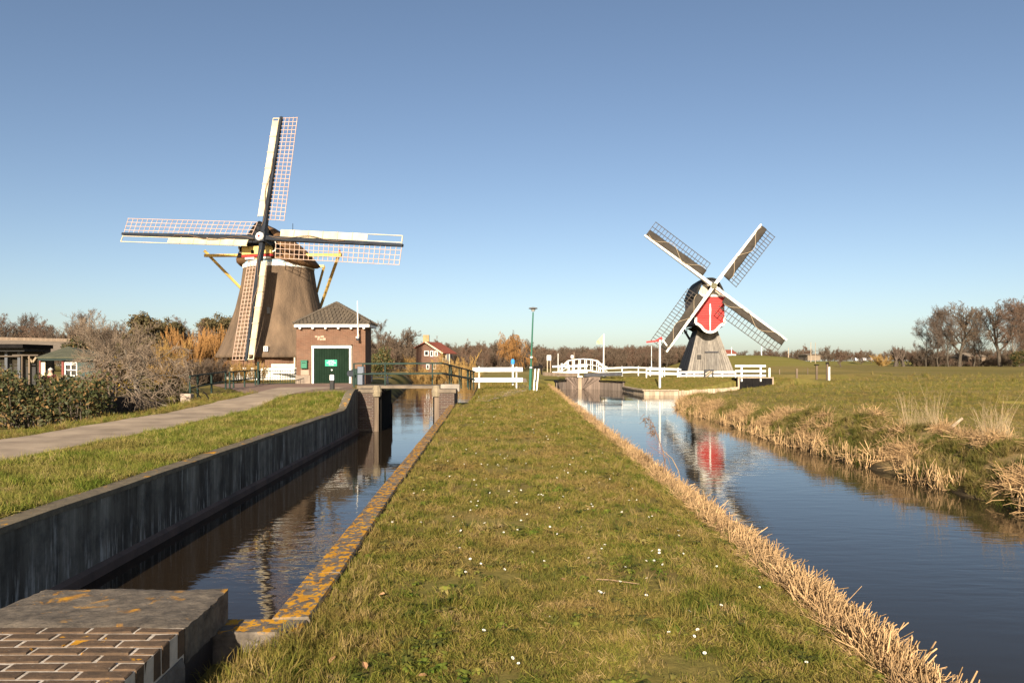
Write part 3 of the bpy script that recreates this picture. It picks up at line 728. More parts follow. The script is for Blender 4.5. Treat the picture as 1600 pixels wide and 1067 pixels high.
# letter box
lbx = thing('letter_box', 'green metal letter box on the brick shed wall left of the doors', 'letter box', at(475, 570, BD-.15))
a, b = at(470.2, 575.5, BD-.15), at(480, 564, BD-.15)
lb(a.x, b.x, BD-.22, BD-.002, a.z, b.z, 'box', green_box, lbx, .02); lb(a.x-.02, b.x+.02, BD-.25, BD-.002, b.z+.002, b.z+.05, 'lid', green_box, lbx)
lb(a.x+.08, b.x-.08, BD-.226, BD-.221, b.z-.13, b.z-.10, 'slot', black, lbx)
# white pole bracketed to the shed
wp = thing('wall_pole', 'thin white flag staff bracketed to the front corner of the brick shed', 'flag staff', at(559, 527, BD-.4))
MB().tube([at(559.3, 530, BD-.45), at(558.9, 500, BD-.45), at(558.4, 470, BD-.45)], [.045, .04, .022], 8).build('staff', white, wp)
p = at(559.3, 527, BD-.2); MB().box((p.x, BD-.23, p.z), (.16, .46, .09)).build('bracket', white, wp)
p = at(559.6, 517, BD-.2); MB().box((p.x, BD-.23, p.z), (.08, .44, .05)).build('bracket', navy, wp)
p = at(559.6, 530.5, BD-.3); MB().box((p.x, BD-.42, p.z), (.16, .16, .12)).build('foot_socket', navy, wp)
# dark bollard with a white top
bo = thing('bollard', 'dark square bollard with a white top, in front of the green shed doors', 'bollard', at(519, 615, 33))
p = at(519, 615, 33); MB().box((p.x, p.y, p.z+.20), (.17, .17, .70)).build('post', M('bollard_dark', (.03, .028, .027)), bo, bevel=.015)
MB().box((p.x, p.y, p.z+.665), (.172, .172, .225)).build('white_band', white, bo, bevel=.01)
MB().box((p.x, p.y, p.z+.80), (.15, .15, .04)).build('cap', M('bollard_dark', (0, 0, 0)), bo)
# ------------------------------------------------------------------ thatched mill
MD = 66.0
def mill_sail(parent, hub, nrm, tip_px, heel, tip_r, style):
    """one sail: axis from the hub to the photographed tip, lattice behind the trailing edge"""
    T = ray_plane(tip_px[0], tip_px[1], hub, nrm); L = (T-hub).length; u = (T-hub)/L
    wv = u.cross(nrm).normalized()           # trailing side
    return L, u, wv
phi, tau = R(20), R(11)
nrm1 = Vector((-math.sin(phi)*math.cos(tau), -math.cos(phi)*math.cos(tau), math.sin(tau)))
fwd = Vector((-math.sin(phi), -math.cos(phi), 0)); lat = Vector((math.cos(phi), -math.sin(phi), 0))
cx, cy = at(436, 0, MD).x, MD; GZ = tz(cx, cy)
hub1 = ray_plane(411.5, 372.5, Vector((cx, cy, 0))+fwd*3.75, fwd)
tm = thing('thatched_windmill', 'tall thatched drainage windmill with cream sails and an octagonal tapering body', 'windmill', (cx, cy, GZ))
s1 = MD/F
def zpx(y, d=MD): return EYE+(HY-y)/F*d
prof = [(559, 93.5), (556, 94.5), (545, 88), (530, 81.5), (510, 73.8), (483, 65), (450, 57.5), (425, 53.5), (414, 52.5)]
def octring(rpx, y, n=96, ang=R(17)):
    out = []
    for k in range(n):
        t = 2*math.pi*k/n
        f = ((t-ang) % (math.pi/4))-math.pi/8
        r = rpx*s1*1.02*(.985*math.cos(math.pi/8)/math.cos(f)*.72+.28*.985)
        r += .022*math.sin(t*31+y*.7)+.018*math.sin(t*53+y*1.3) if y < 560 else 0
        out.append(Vector((cx+r*math.sin(t), cy-r*math.cos(t), zpx(y)+(.05*math.sin(t*23)+.04*math.sin(t*41) if 552 < y < 558 else 0))))
    return out
mb = MB()
rings = [octring(80, 557.5)]+[octring(r_, y_) for y_, r_ in prof]
# interpolate for relief
full = [rings[0]]
for a, b in zip(rings[1:], rings[2:]):
    full += [[p.lerp(q, t) for p, q in zip(a, b)] for t in (0, .34, .67)]
full.append(rings[-1]); mb.loft(full, caps=True); smooth(mb.build('thatched_body', thatch, tm))
# brick foot below the thatch
mb = MB(); mb.loft([octring(84, 592), octring(84, 574)]); mb.build('foot_wall', white, tm)
mb = MB(); mb.loft([octring(83.6, 573.9), octring(83.6, 558.2)]); mb.build('foot_brickwork', brick_x, tm)
p0 = at(458, 572, MD-4.3)
# white base boarding, door leaf and small windows at the foot
for k in range(3):
    a = at(424, 571+5.2*k, MD-4.55); b = at(460, 571+5.2*k, MD-4.55); MB().beam(a, b, .06, .21).build('white_board', white, tm)
a, b = at(459.5, 575, MD-4.5), at(461.5, 558.5, MD-4.5); lb(a.x, b.x, a.y-.06, a.y+.1, a.z, b.z, 'corner_post', cream, tm)
wn = thing('x', '', '') ; bpy.data.objects.remove(wn)
a, b = at(412, 549, MD-4.8), at(418.5, 541, MD-4.8); wf = lb(a.x, b.x, a.y-.05, a.y+.3, a.z, b.z, 'window', white, tm)
for i in range(2):
    for j in range(2):
        x0 = a.x+.05+i*(b.x-a.x-.05)/2; z0 = a.z+.05+j*(b.z-a.z-.05)/2
        lb(x0, x0+(b.x-a.x)/2-.075, a.y-.062, a.y-.052, z0, z0+(b.z-a.z)/2-.075, 'pane', glass, wf)
a, b = at(417, 490, MD-3.7), at(421, 480, MD-3.7); lb(a.x, b.x, a.y-.0, a.y+.5, a.z, b.z, 'window', M('shutter_grey', (.25, .24, .22)), tm)
# painted curb band under the cap
mb = MB(); mb.loft([octring(54.2, 421), octring(54.0, 415.6)]); mb.build('white_curb', white, tm)
mb = MB(); mb.loft([octring(53.4, 415.4), octring(53.4, 411.5)]); mb.build('blue_curb', M('pale_blue_paint', (.32, .46, .56), (.25, .38, .48), 2, .6), tm)
mb = MB(); mb.loft([octring(51.5, 411.3), octring(51.0, 405)]); mb.build('cap_ring', ochre_lt, tm)
# cap: thatched boat shape
def capP(a, l, z): return Vector((cx, cy, z))+fwd*a+lat*l
sec = [(2.45, 2.35, 12.75, 10.02), (1.9, 2.75, 12.78, 9.80), (1.0, 3.10, 12.65, 9.62), (0, 3.28, 12.35, 9.55), (-1.2, 3.15, 11.85, 9.58), (-2.4, 2.45, 11.1, 9.7), (-3.25, 1.25, 10.35, 9.85)]
rings = []
for a, hw, zr, zb in sec:
    r_ = []
    for t in np.linspace(-1, 1, 17):
        x = abs(t); zz = zb+(zr-zb)*(1-x**1.25)
        ll = hw*np.sign(t)*(x**1.0)*(1.0 if x > .999 else 1.0)
        zz += .28*math.sin(math.pi*x)*(1)
        r_.append(capP(a, ll, zz))
    for t in np.linspace(.92, -.92, 5): r_.append(capP(a*.96, hw*t*.97, zb-.14))
    rings.append(r_)
mb = MB(); mb.loft(rings); smooth(mb.build('cap', thatch_cap, tm))
# black boarded gable front of the cap, with a coped edge
gp = [(-2.2, 10.12), (2.2, 10.12), (1.75, 11.0), (1.05, 12.0), (.45, 12.72), (0, 12.93), (-.45, 12.72), (-1.05, 12.0), (-1.75, 11.0)]
mb = MB(); mb.prism([capP(2.42, l, z) for l, z in gp], fwd*.16); mb.build('cap_front', black, tm)
for k in range(9):
    l0 = -1.9+k*.42; h_ = 12.7-abs(l0+.2)*1.15
    mb = MB(); mb.prism([capP(2.585, l0, 10.95), capP(2.585, l0+.40, 10.95), capP(2.585, l0+.40, h_), capP(2.585, l0, h_)], fwd*.03); mb.build('front_board', tar_board, tm)
# painted beard: ochre beam, red and white trim
mb = MB(); mb.beam(capP(2.8, -1.38, 10.55), capP(2.8, 1.38, 10.55), .30, .62); mb.build('beard_beam', ochre_lt, tm)
for l in (-.32, .36):
    mb = MB(); mb.beam(capP(2.965, l-.13, 10.42), capP(2.965, l+.13, 10.42), .06, .26); mb.build('beard_opening', black, tm)
mb = MB(); mb.beam(capP(2.80, -1.42, 10.12), capP(2.80, 1.42, 10.12), .26, .16); mb.build('red_trim', redp, tm)
for l0, l1 in ((-1.1, -.25), (.3, 1.2)):
    mb = MB(); mb.beam(capP(2.80, l0, 9.93), capP(2.80, l1, 9.93), .24, .15); mb.build('white_trim', white, tm)
mb = MB(); mb.tube([capP(2.7, -1.75, 11.2), capP(2.75, -1.85, 10.85), capP(2.75, -1.72, 10.45), capP(2.75, -1.4, 10.4)], .06, 6); mb.build('scroll', white, tm)
mb = MB(); mb.tube([capP(2.7, 1.6, 11.2), capP(2.75, 1.75, 10.85), capP(2.75, 1.66, 10.45), capP(2.75, 1.42, 10.4)], .06, 6); mb.build('scroll', white, tm)
# windshaft and poll end
ax = nrm1
mb = MB(); mb.tube([hub1-ax*2.2, hub1-ax*.2], .34, 10); mb.build('windshaft', navy, tm)
mb = MB(); mb.beam(hub1-ax*.62, hub1+ax*.42, .78, .78); mb.build('poll_end', navy, tm)
mb = MB(); mb.tube([hub1+ax*.425, hub1+ax*.55], [.36, .33], 8); pe = mb.build('poll_cap', white, tm)
mb = MB(); mb.tube([hub1+ax*.552, hub1+ax*.60], .10, 8); mb.build('red_boss', redp, pe)
# lightning rod on the cap
p = at(457.5, 364, MD+.5); MB().tube([p, p+Vector((0, 0, .78))], .025, 5).build('rod', navy, tm)
# tail beams
foot = at(475, 552, 72.5)
e0, e1 = at(320, 399.5, MD+2), at(533.5, 398.5, MD-1.4)
mb = MB(); mb.beam(e0, e1, .22, .24); mb.build('long_cross_beam', ochre, tm)
mb = MB(); mb.beam(at(319, 391.5, MD+2.0), foot, .18, .20); mb.build('tail_brace', ochre, tm)
mb = MB(); mb.beam(at(531, 394, MD-1.4), foot, .18, .20); mb.build('tail_brace', ochre, tm)
q0, q1 = at(400, 416, MD+2.5), at(506.5, 416, MD+2.6)
mb = MB(); mb.beam(q0, q1, .18, .22); mb.build('short_cross_beam', ochre_lt, tm)
mb = MB(); mb.beam(q1, foot+Vector((-.3, 0, .3)), .15, .17); mb.build('tail_brace', ochre, tm)
mb = MB(); mb.beam(capP(-2.9, 0, 10.0), foot+Vector((0, 0, -.6)), .3, .34); mb.build('tail_pole', ochre, tm)
mb = MB(); p = at(530.3, 392.5, MD-1.45); mb.box(p, (.14, .14, .2)); mb.build('red_beam_end', redp, tm)
# sails
def dutch_sail(tip, board_full, r_heel, r_board0, r_board1):
    L, u, wv = mill_sail(tm, hub1, nrm1, tip, 0, 0, 0)
    P = lambda r, w, n=0.0: hub1+u*r+wv*w+nrm1*n
    st = MB().beam(P(.2, 0, .05), P(L, 0, .05), .34, .36, .20, .20, up=nrm1).build('sail', navy, tm)
    lw_ = 1.42; tilt = lambda r, w: -(w)*(.30-.22*(r/L))
    mb = MB(); nb_ = 26
    for k in range(nb_):
        r = r_heel+(L-.10-r_heel)*k/(nb_-1)
        mb.beam(P(r, -.02, .02), P(r, lw_+.03, tilt(r, lw_)), .037, .037, up=u)
    for j, w_ in enumerate((.36, .72, 1.08, lw_)):
        pts = [P(r_heel-.02, w_, tilt(r_heel, w_)+.03), P((L+r_heel)/2, w_, tilt((L+r_heel)/2, w_)+.03), P(L-.06, w_, tilt(L, w_)+.03)]
        for a, b in zip(pts, pts[1:]): mb.beam(a, b, .037, .04, up=nrm1)
    mb.build('lattice', lath, st)
    # wind boards on the leading side, seven removable panels in an open frame
    fr = MB()
    for w_ in (-.20, -.70): fr.beam(P(r_board0, w_, .05-.12*w_), P(L-.12, w_, .05-.12*w_), .05, .07, up=nrm1)
    fr.beam(P(L-.12, -.10, .05), P(L-.12, -.72, .14), .06, .06, up=nrm1)
    fr.build('board_frame', cream, st)
    n_ = 6
    for k in range(n_):
        a, b = r_board0+(r_board1-r_board0)*k/n_+.025, r_board0+(r_board1-r_board0)*(k+1)/n_-.025
        mb = MB(); mb.prism([P(a, -.19, .10), P(b, -.19, .10), P(b, -.69, .165), P(a, -.69, .165)], nrm1*.035); mb.build('wind_board', cream, st)
        if k: 
            mb = MB(); mb.beam(P(a-.03, -.15, .16), P(a-.03, -.74, .21), .06, .05, up=nrm1); mb.build('batten', lath, st)
    # rope and pole lying along the stock
    mb = MB(); pts = [P(r_heel*.6+(L*.55)*t, -.14+.16*math.sin(9*t), .27) for t in np.linspace(0, 1, 12)]; mb.tube(pts, .028, 5); mb.build('sail_rope', M('rope_dark', (.16, .11, .075)), st)
    return st
hL = 1.45
dutch_sail((440.5, 183.5), True, 1.55, 1.75, 9.8)
dutch_sail((192, 366), False, 1.2, 1.3, 9.3)
dutch_sail((630, 384), False, 1.2, 1.6, 9.4)
dutch_sail((385.5, 564), True, 1.7, 1.9, 9.3)

# ------------------------------------------------------------------ red wooden hollow post mill
RD = 78.0; s2 = RD/F
nr2 = Vector((math.sin(R(3)), -math.cos(R(8)), math.sin(R(8)))).normalized()
mx_ = at(1111, 0, RD).x; RZ = zpx(589, RD)
rm = thing('red_windmill', 'small wooden post mill with a red scalloped front and grey plank base', 'windmill', (mx_, RD+2.4, RZ))
zt_ = zpx(514, RD); bh = 2.46; th = .98; bcy = RD+2.46
def pyr(x, y, t):  # x,y in -1..1 at height fraction t
    h_ = bh+(th-bh)*t; return Vector((mx_+x*h_, bcy+y*h_, RZ+(zt_-RZ)*t))
mb = MB(); mb.loft([[pyr(x*.985, y*.985, t) for x, y in ((-1, -1), (1, -1), (1, 1), (-1, 1))] for t in (-.03, .995)]); mb.build('tower_core', tar_board, rm)
npl = 19
doorx = (at(1103.5, 0, RD).x-mx_)/bh, (at(1123.5, 0, RD).x-mx_)/bh
for k in range(npl):
    a, b = -1+2*k/npl+.006, -1+2*(k+1)/npl-.006
    off = .028+.02*rw_.random()
    mb = MB(); q = [pyr(a, -1, -.02), pyr(b, -1, -.02), pyr(b, -1, 1), pyr(a, -1, 1)]
    mb.prism([p+Vector((0, -off, 0)) for p in q], (0, .05, 0)); mb.build('plank', greyplank, rm)
    mb = MB(); q = [pyr(-1, b, -.02), pyr(-1, a, -.02), pyr(-1, a, 1), pyr(-1, b, 1)]
    mb.prism([p+Vector((-off, 0, 0)) for p in q], (.04, 0, 0)); mb.build('plank', tar_board, rm)
def on_front(px, py, off=.0):
    t = (zpx(py, RD)-RZ)/(zt_-RZ); h_ = bh+(th-bh)*t; d = bcy-h_-off
    q = at(px, py, d); return q
# plank door and little window in the tower
for k in range(5):
    a, b = 1104+k*3.9, 1104+(k+1)*3.9-.25
    mb = MB(); mb.prism([on_front(a, 584, .10), on_front(b, 584, .10), on_front(b, 551.5, .10), on_front(a, 551.5, .10)], (0, .05, 0)); mb.build('door_plank', M('door_planks', (.20, .18, .155), (.13, .115, .10), .9, .85, .5, 5, stretch=(7, 7, .5), rnd=.2), rm)
mb = MB(); mb.beam(on_front(1101.5, 550, .12), on_front(1122.5, 550, .12), .12, .13); mb.build('door_lintel', darkplank, rm)
a_, b_ = on_front(1088, 562, .11), on_front(1097, 554, .11)
wf = MB().beam(on_front(1087.5, 558, .09), on_front(1097.5, 558, .09), .08, .62).build('window', greyplank, rm)
MB().beam(on_front(1089, 558, .15), on_front(1096, 558, .15), .03, .46).build('pane', glass, wf)
# buck (upper house)
bx_0, bx_1 = at(1088.5, 0, RD-1.1).x, at(1134, 0, RD-1.1).x; bcx = (bx_0+bx_1)/2; by0, by1 = RD-.6, RD+3.9
bz0, bz1 = zpx(516, RD-1), zpx(461, RD-1)
MB().box((bcx, (by0+by1)/2, (bz0+.5+bz1)/2), (bx_1-bx_0, by1-by0, bz1-bz0-.5)).build('buck_core', darkplank, rm)
for k in range(12):
    y_ = by0+.03+k*.37; mb = MB(); mb.box((bx_0-.025, y_+.17, (bz0+.6+bz1)/2), (.05, .34, bz1-bz0-.6)); mb.build('plank', M('buck_side_planks', (.085, .072, .082), (.06, .05, .058), .9, .8, .5, 5, stretch=(5, 5, .5), rnd=.2), rm)
# red scalloped front made of horizontal boards inside a white edge
def halfw(z):   # outline of the red panel, z from bottom (0) to top (1)
    pts = [(0, .02), (.02, .25), (.05, .39), (.09, .49), (.14, .58), (.20, .73), (.235, .90), (.255, 1.0), (1, 1.0)]
    return float(np.interp(z, [p[0] for p in pts], [p[1] for p in pts]))
hw = 1.40; zb_, zt2 = zpx(519, RD-1), zpx(463, RD-1); yf = by0-.05
Nb = 15
for k in range(Nb):
    z0, z1 = k/Nb, (k+1)/Nb-.006
    zs = np.linspace(z0, z1, 4); L_ = [(-hw*halfw(z)+0.0, z) for z in zs]; R_ = [(hw*halfw(z), z) for z in zs[::-1]]
    jy = rw_.uniform(0, .012)
    mb = MB(); mb.prism([Vector((bcx+x, yf+jy, zb_+(zt2-zb_)*z)) for x, z in L_+R_], (0, .05, 0)); mb.build('red_board', redp, rm)
edge = [(-hw*halfw(z), z) for z in np.linspace(.42, 0, 22)]+[(hw*halfw(z), z) for z in np.linspace(0, .42, 22)]
mb = MB()
for (x0, z0), (x1, z1) in zip(edge, edge[1:]):
    mb.beam(Vector((bcx+x0, yf-.04, zb_+(zt2-zb_)*z0)), Vector((bcx+x1, yf-.04, zb_+(zt2-zb_)*z1)), .07, .24, up=(0, 0, 1) if abs(x1-x0) > .02 else (1, 0, 0))
mb.build('scalloped_edge', white, rm)
mb = MB(); ks = [(0, .04), (.25, .055), (.45, .05), (.55, .075), (.66, .10), (.72, .06), (.80, .05)]
mb.loft([[Vector((bcx+x*w_, yf+y_, zb_+(zt2-zb_)*z)) for x, y_ in ((-1, -.07), (1, -.07), (1, -.005), (-1, -.005))] for z, w_ in ks]); mb.build('white_baluster', white, rm)
mb = MB(); mb.tube([Vector((bcx-.45, yf+.25, zb_+.05)), Vector((bcx, yf+.2, zb_-.12)), Vector((bcx+.45, yf+.25, zb_+.05))], .09, 6); mb.build('under_beam', black, rm)
mb = MB(); mb.loft([[Vector((bcx+x*(1.30-.95*t), y_, zb_+.55-.55*t+.02)) for x, y_ in ((-1, by0+.0), (1, by0+.0), (1, by1), (-1, by1))] for t in (0, .35, .7, 1)]); mb.build('buck_underside', black, rm)
# gable boards and the tarred curved roof
apz = zpx(433.5, RD-1)
def arch(t): 
    x = -1.5+3.0*t; s = abs(x)/1.5
    return x, bz1-.25+(apz-bz1+.25)*(1-s**2.6)
mb = MB(); ring0 = [arch(t) for t in np.linspace(0, 1, 17)]
rr = []
for y_, k in ((by0-.35, 1.0), (by0+.2, 1.03), ((by0+by1)/2, 1.06), (by1+.4, 1.0)):
    rr.append([Vector((bcx+x*k, y_, z+(k-1)*1.5)) for x, z in ring0]+[Vector((bcx+x*.90, y_, bz1-.25+(z-bz1+.25)*.93)) for x, z in ring0[::-1]])
mb.loft(rr); smooth(mb.build('roof', M('roof_tar', (.016, .015, .014), (.028, .026, .024), 1.2, .75, .6, 9), rm))
for k in range(9):
    x0 = -1.28+k*.285; x1 = x0+.275
    def topz(x): return bz1-.25+(apz-bz1+.25)*.93*(1-(abs(x)/1.36)**2.6)
    mt_ = beige
    zc = min(topz(x0), topz(x1), bz1+1.05)
    mb = MB(); mb.prism([Vector((bcx+x0, by0-.02, bz1+.03)), Vector((bcx+x1, by0-.02, bz1+.03)), Vector((bcx+x1, by0-.02, max(zc, bz1+.1))), Vector((bcx+x0, by0-.02, max(zc, bz1+.1)))], (0, .05, 0)); mb.build('gable_board', mt_, rm)
mb = MB(); poly = [(x*.90, max(bz1+1.06, bz1-.25+(z-bz1+.25)*.92)) for x, z in ring0 if bz1-.25+(z-bz1+.25)*.92 > bz1+.9]
mb.prism([Vector((bcx+x, by0-.10, z)) for x, z in poly], (0, .1, 0)); mb.build('gable_top', darkplank, rm)
mb = MB(); mb.beam((bcx-1.1, by0-.12, bz1-.04), (bcx+1.35, by0-.12, bz1-.04), .2, .2); mb.build('white_beam', white, rm)
# stair platform and tail at the back left
mb = MB(); mb.box((bx_0-.35, RD+3.3, zpx(504, RD+3)), (.9, 1.2, .1)); mb.build('platform', darkplank, rm)
for k in range(4):
    mb = MB(); p = Vector((bx_0-.75+k*.22, RD+2.8, zpx(504, RD+3))); mb.beam(p, p+Vector((0, 0, -1.15)), .07, .07); mb.build('baluster', darkplank, rm)
mb = MB(); mb.beam(at(1068, 514, RD+5), at(1084, 541, RD+6), .16, .18); mb.build('tail_brace', darkplank, rm)
mb = MB(); mb.beam(Vector((bcx, by1-.3, bz0+.9)), Vector((bcx-.6, by1+4.5, RZ+.9)), .28, .3); mb.build('tail_beam', darkplank, rm)
hub2 = ray_plane(1114.5, 447.5, Vector((bcx, by0-1.0, 0)), Vector((0, -1, 0)))
mb = MB(); mb.tube([hub2-nr2*2.0, hub2-nr2*.15], .3, 10); mb.build('windshaft', black, rm)
mb = MB(); mb.beam(hub2-nr2*.45, hub2+nr2*.30, .5, .5); mb.build('poll_end', M('poll_olive', (.15, .135, .07), (.10, .09, .05), 3, .6), rm)
def post_sail(tip, hl):
    L, u, wv = mill_sail(rm, hub2, nr2, tip, 0, 0, 0)
    P = lambda r, w, n=0.0: hub2+u*r+wv*w+nr2*n
    st = MB().beam(P(.15, 0, .03), P(L, 0, .03), .30, .34, .17, .17, up=nr2).build('sail', white, rm)
    mb = MB(); lw_ = 1.80; tl = lambda r, w: -w*(.22-.15*r/L)
    for k in range(19):
        r = hl+(L-.1-hl)*k/18; mb.beam(P(r, 0, .01), P(r, lw_+.05, tl(r, lw_)), .05, .05, up=u)
    for w_ in (.62, 1.2, lw_):
        mb.beam(P(hl, w_, tl(hl, w_)+.02), P(L-.06, w_, tl(L, w_)+.02), .05, .05, up=nr2)
    mb.build('lattice', lath_dark, st)
    # sailcloth furled into a long roll behind the stock
    rr = []
    for i, t in enumerate(np.linspace(0, 1, 15)):
        r = hl*.95+(L-.12-hl*.95)*t; a = .38*(1-.12*t)+.008*math.sin(i*1.7); b = .10+.01*math.sin(i*2.3)
        c_ = .09+a
        rr.append([P(r, c_+a*math.cos(q), .13+b*math.sin(q)) for q in np.linspace(0, 2*math.pi, 10, endpoint=False)])
    mb = MB(); mb.loft(rr); smooth(mb.build('furled_cloth', cloth_dark, st))
    mb = MB(); pts = [P(hl+(L-hl)*t, .45+.42*math.sin(11.5*t+1.0), .285) for t in np.linspace(.02, .95, 26)]; mb.tube(pts, .024, 5); mb.build('sail_rope', rope, st)
    return st
post_sail((1189, 351), 1.5); post_sail((1007, 368), 1.5); post_sail((1228.5, 531.5), 1.6); post_sail((1041, 550), 1.6)
# ------------------------------------------------------------------ left bank: railing, gate, hoops
A_ = at(297, 626, 32.5); B_ = at(354, 612, 39.5); C_ = at(359, 611, 40.2); D_ = at(402, 603.5, 47)
railing('path_railing', 'dark green tubular railing beside the path, the section nearest the camera with a concrete foot', 'railing', [A_, B_], [0, .18, .54, .97], 1.02, [1.0, .52], green_metal, .07, .06, .06)
railing('path_railing', 'dark green tubular railing section joining the tall gate post', 'railing', [C_, D_], [0, .12, .5, .92], .98, [.96, .50], green_metal, .07, .06, .06)
MB().box(A_+Vector((-.1, -.05, .08)), (.42, .34, .42)).build('concrete_foot', M('foot_concrete', (.42, .33, .26), (.32, .25, .19), 4, .95, .5, 20), bpy.data.objects['path_railing'], bevel=.02)
gt = thing('mill_gate', 'low green wire gate closing the mill yard, between tall post and brick shed', 'gate', at(403, 604, 47.2))
p = at(403.5, 604, 47.2); MB().box((p.x, p.y, p.z+.72), (.11, .11, 1.5)).build('gate_post', green_metal, gt)
q0, q1 = at(406, 602, 47.4), at(461, 601, 48.6)
for h_ in (.10, .45, .86): mb = MB(); mb.beam(q0+Vector((0, 0, h_)), q1+Vector((0, 0, h_)), .035, .035); mb.build('rail', green_metal, gt)
for k in range(15): 
    p = q0.lerp(q1, k/14); mb = MB(); mb.beam(p+Vector((0, 0, .08)), p+Vector((0, 0, .88)), .018 if k % 4 else .04, .018 if k % 4 else .04); mb.build('bar', green_metal, gt)
for px, lab in ((312, 'black curved steel hoop in the verge, nearer the railing foot'), (324, 'black curved steel hoop in the verge, farther from the railing foot')):
    h_ = thing('verge_hoop', lab, 'hoop', at(px, 632, 31.2)); p = at(px+1.5, 631, 31.2); p.z = tz(p.x, p.y)
    MB().tube([p+Vector((.02, 0, -.1)), p+Vector((0, 0, .12)), p+Vector((-.09, 0, .27)), p+Vector((-.2, 0, .34))], .03, 8).build('hoop_tube', black, h_)
    h_['group'] = 'hoops in the verge'
# dark retaining wall on the ditch and three stakes
mb = MB(); a, b = at(128, 625, 26.5), at(222, 621, 31.5)
mb.prism([Vector((a.x, a.y, -1.2)), Vector((b.x, b.y, -1.2)), Vector((b.x, b.y, EYE+(HY-620)/F*b.y)), Vector((a.x, a.y, EYE+(HY-621)/F*a.y))], (-.25, .3, 0))
tag(mb.build('retaining_wall', M('dark_retaining', (.045, .035, .028), (.025, .02, .018), 2, .95, .5, 12)), 'dark stone retaining wall above the ditch below the bare fruit tree', 'wall')
for px, y0, y1, m_, lab in ((126, 599, 622, palewood, 'pale leaning stake, left of the garden stakes by the ditch'), (152, 602, 621, oldwood, 'brown stake between the pale stake and the fruit tree'), (176, 601, 620, oldwood, 'mossy stake nearest the fruit tree trunk')):
    a, b = at(px-1.5, y1, 28), at(px+1, y0, 28); mb = MB(); mb.beam(a-Vector((0, 0, .4)), b, .09, .09); tag(mb.build('garden_stake', m_), lab, 'stake', 'stakes by the ditch')

# ------------------------------------------------------------------ garden house (kiosk) and the low house
kd = 40.0; kz = .05
ks = thing('garden_house', 'small summerhouse with a green hipped roof, white windows and red posts', 'summerhouse', at(106, 600, kd))
def K(px, py, dd=0): return at(px, py, kd+dd)
kx0, kx1 = K(64, 0).x, K(150, 0).x; ke = K(0, 558).z; kg = K(0, 606).z-.4
ap = K(106, 541, 1.6)
ey = [(kx0-.05, kd-.3), (kx1+.1, kd-.3), (kx1+.1, kd+3.4), (kx0-.05, kd+3.4)]
mb = MB(); mb.add([Vector((x, y, ke)) for x, y in ey]+[ap]+[Vector((x, y, ke-.06)) for x, y in ey], [(0, 1, 4), (1, 2, 4), (2, 3, 4), (3, 0, 4), (0, 5, 6, 1), (1, 6, 7, 2), (2, 7, 8, 3), (3, 8, 5, 0), (8, 7, 6, 5)])
mb.build('roof', M('green_felt_roof', (.10, .098, .062), (.07, .072, .046), 3, .95, .5, 14), ks)
lb(kx0, kx1, kd-.25, kd-.15, ke-.17, ke-.065, 'eave_board', M('green_dark_board', (.02, .035, .03)), ks)
lb(kx0+.05, K(71, 0).x, kd, kd+.1, kg, ke-.17, 'wall', teal, ks)
lb(K(65, 0).x, K(71.5, 0).x, kd-.05, kd-.01, K(0, 588).z, K(0, 566).z, 'shutter', cream, ks)
lb(K(100, 0).x, K(121, 0).x, kd+.02, kd+.1, kg, K(0, 588).z, 'wall', teal, ks); lb(K(121.2, 0).x, kx1, kd+.0, kd+.1, kg, ke-.17, 'wall', teal, ks)
for k in range(5): lb(K(100, 0).x, K(121, 0).x, kd-.005, kd+.018, K(0, 604-k*3.1).z, K(0, 604-k*3.1).z+.085, 'board', teal, ks)
lb(K(97.5, 0).x, K(100.6, 0).x, kd-.08, kd+.1, kg, ke-.17, 'post', M('red_post', (.24, .06, .045), (.18, .05, .04), 2, .7), ks)
lb(K(62.5, 0).x, K(64.6, 0).x, kd-.08, kd+.1, kg, ke-.17, 'post', M('red_post', (0, 0, 0)), ks)
lb(kx0+.1, kx1-.1, kd+1.9, kd+2.0, kg, ke-.17, 'back_wall', M('dark_inner', (.03, .028, .025)), ks)
wf = thing('q', '', ''); bpy.data.objects.remove(wf)
lb(K(101.5, 0).x, K(120.5, 0).x, kd+.03, kd+.07, K(0, 587).z, K(0, 566).z, 'window', glass, ks)
wpar = [o for o in ks.children if o.name.startswith('window')][0]
for px in (102, 111, 120): lb(K(px-.8, 0).x, K(px+.8, 0).x, kd-.02, kd+.028, K(0, 587.5).z, K(0, 565.5).z, 'window_bar', white, wpar)
for py in (566.5, 569.5, 578, 587): lb(K(101.3, 0).x, K(120.7, 0).x, kd-.021, kd+.027, K(0, py).z-.025, K(0, py).z+.025, 'window_bar', white, wpar)
for px in (80, 86, 92): lb(K(px-2.4, 0).x, K(px+2.4, 0).x, kd+.6, kd+.66, K(0, 572).z, K(0, 567).z, 'upper_pane', white, ks)
lb(K(90.5, 0).x, K(94.5, 0).x, kd+.2, kd+.3, K(0, 601).z, K(0, 590).z, 'white_panel', white, ks)
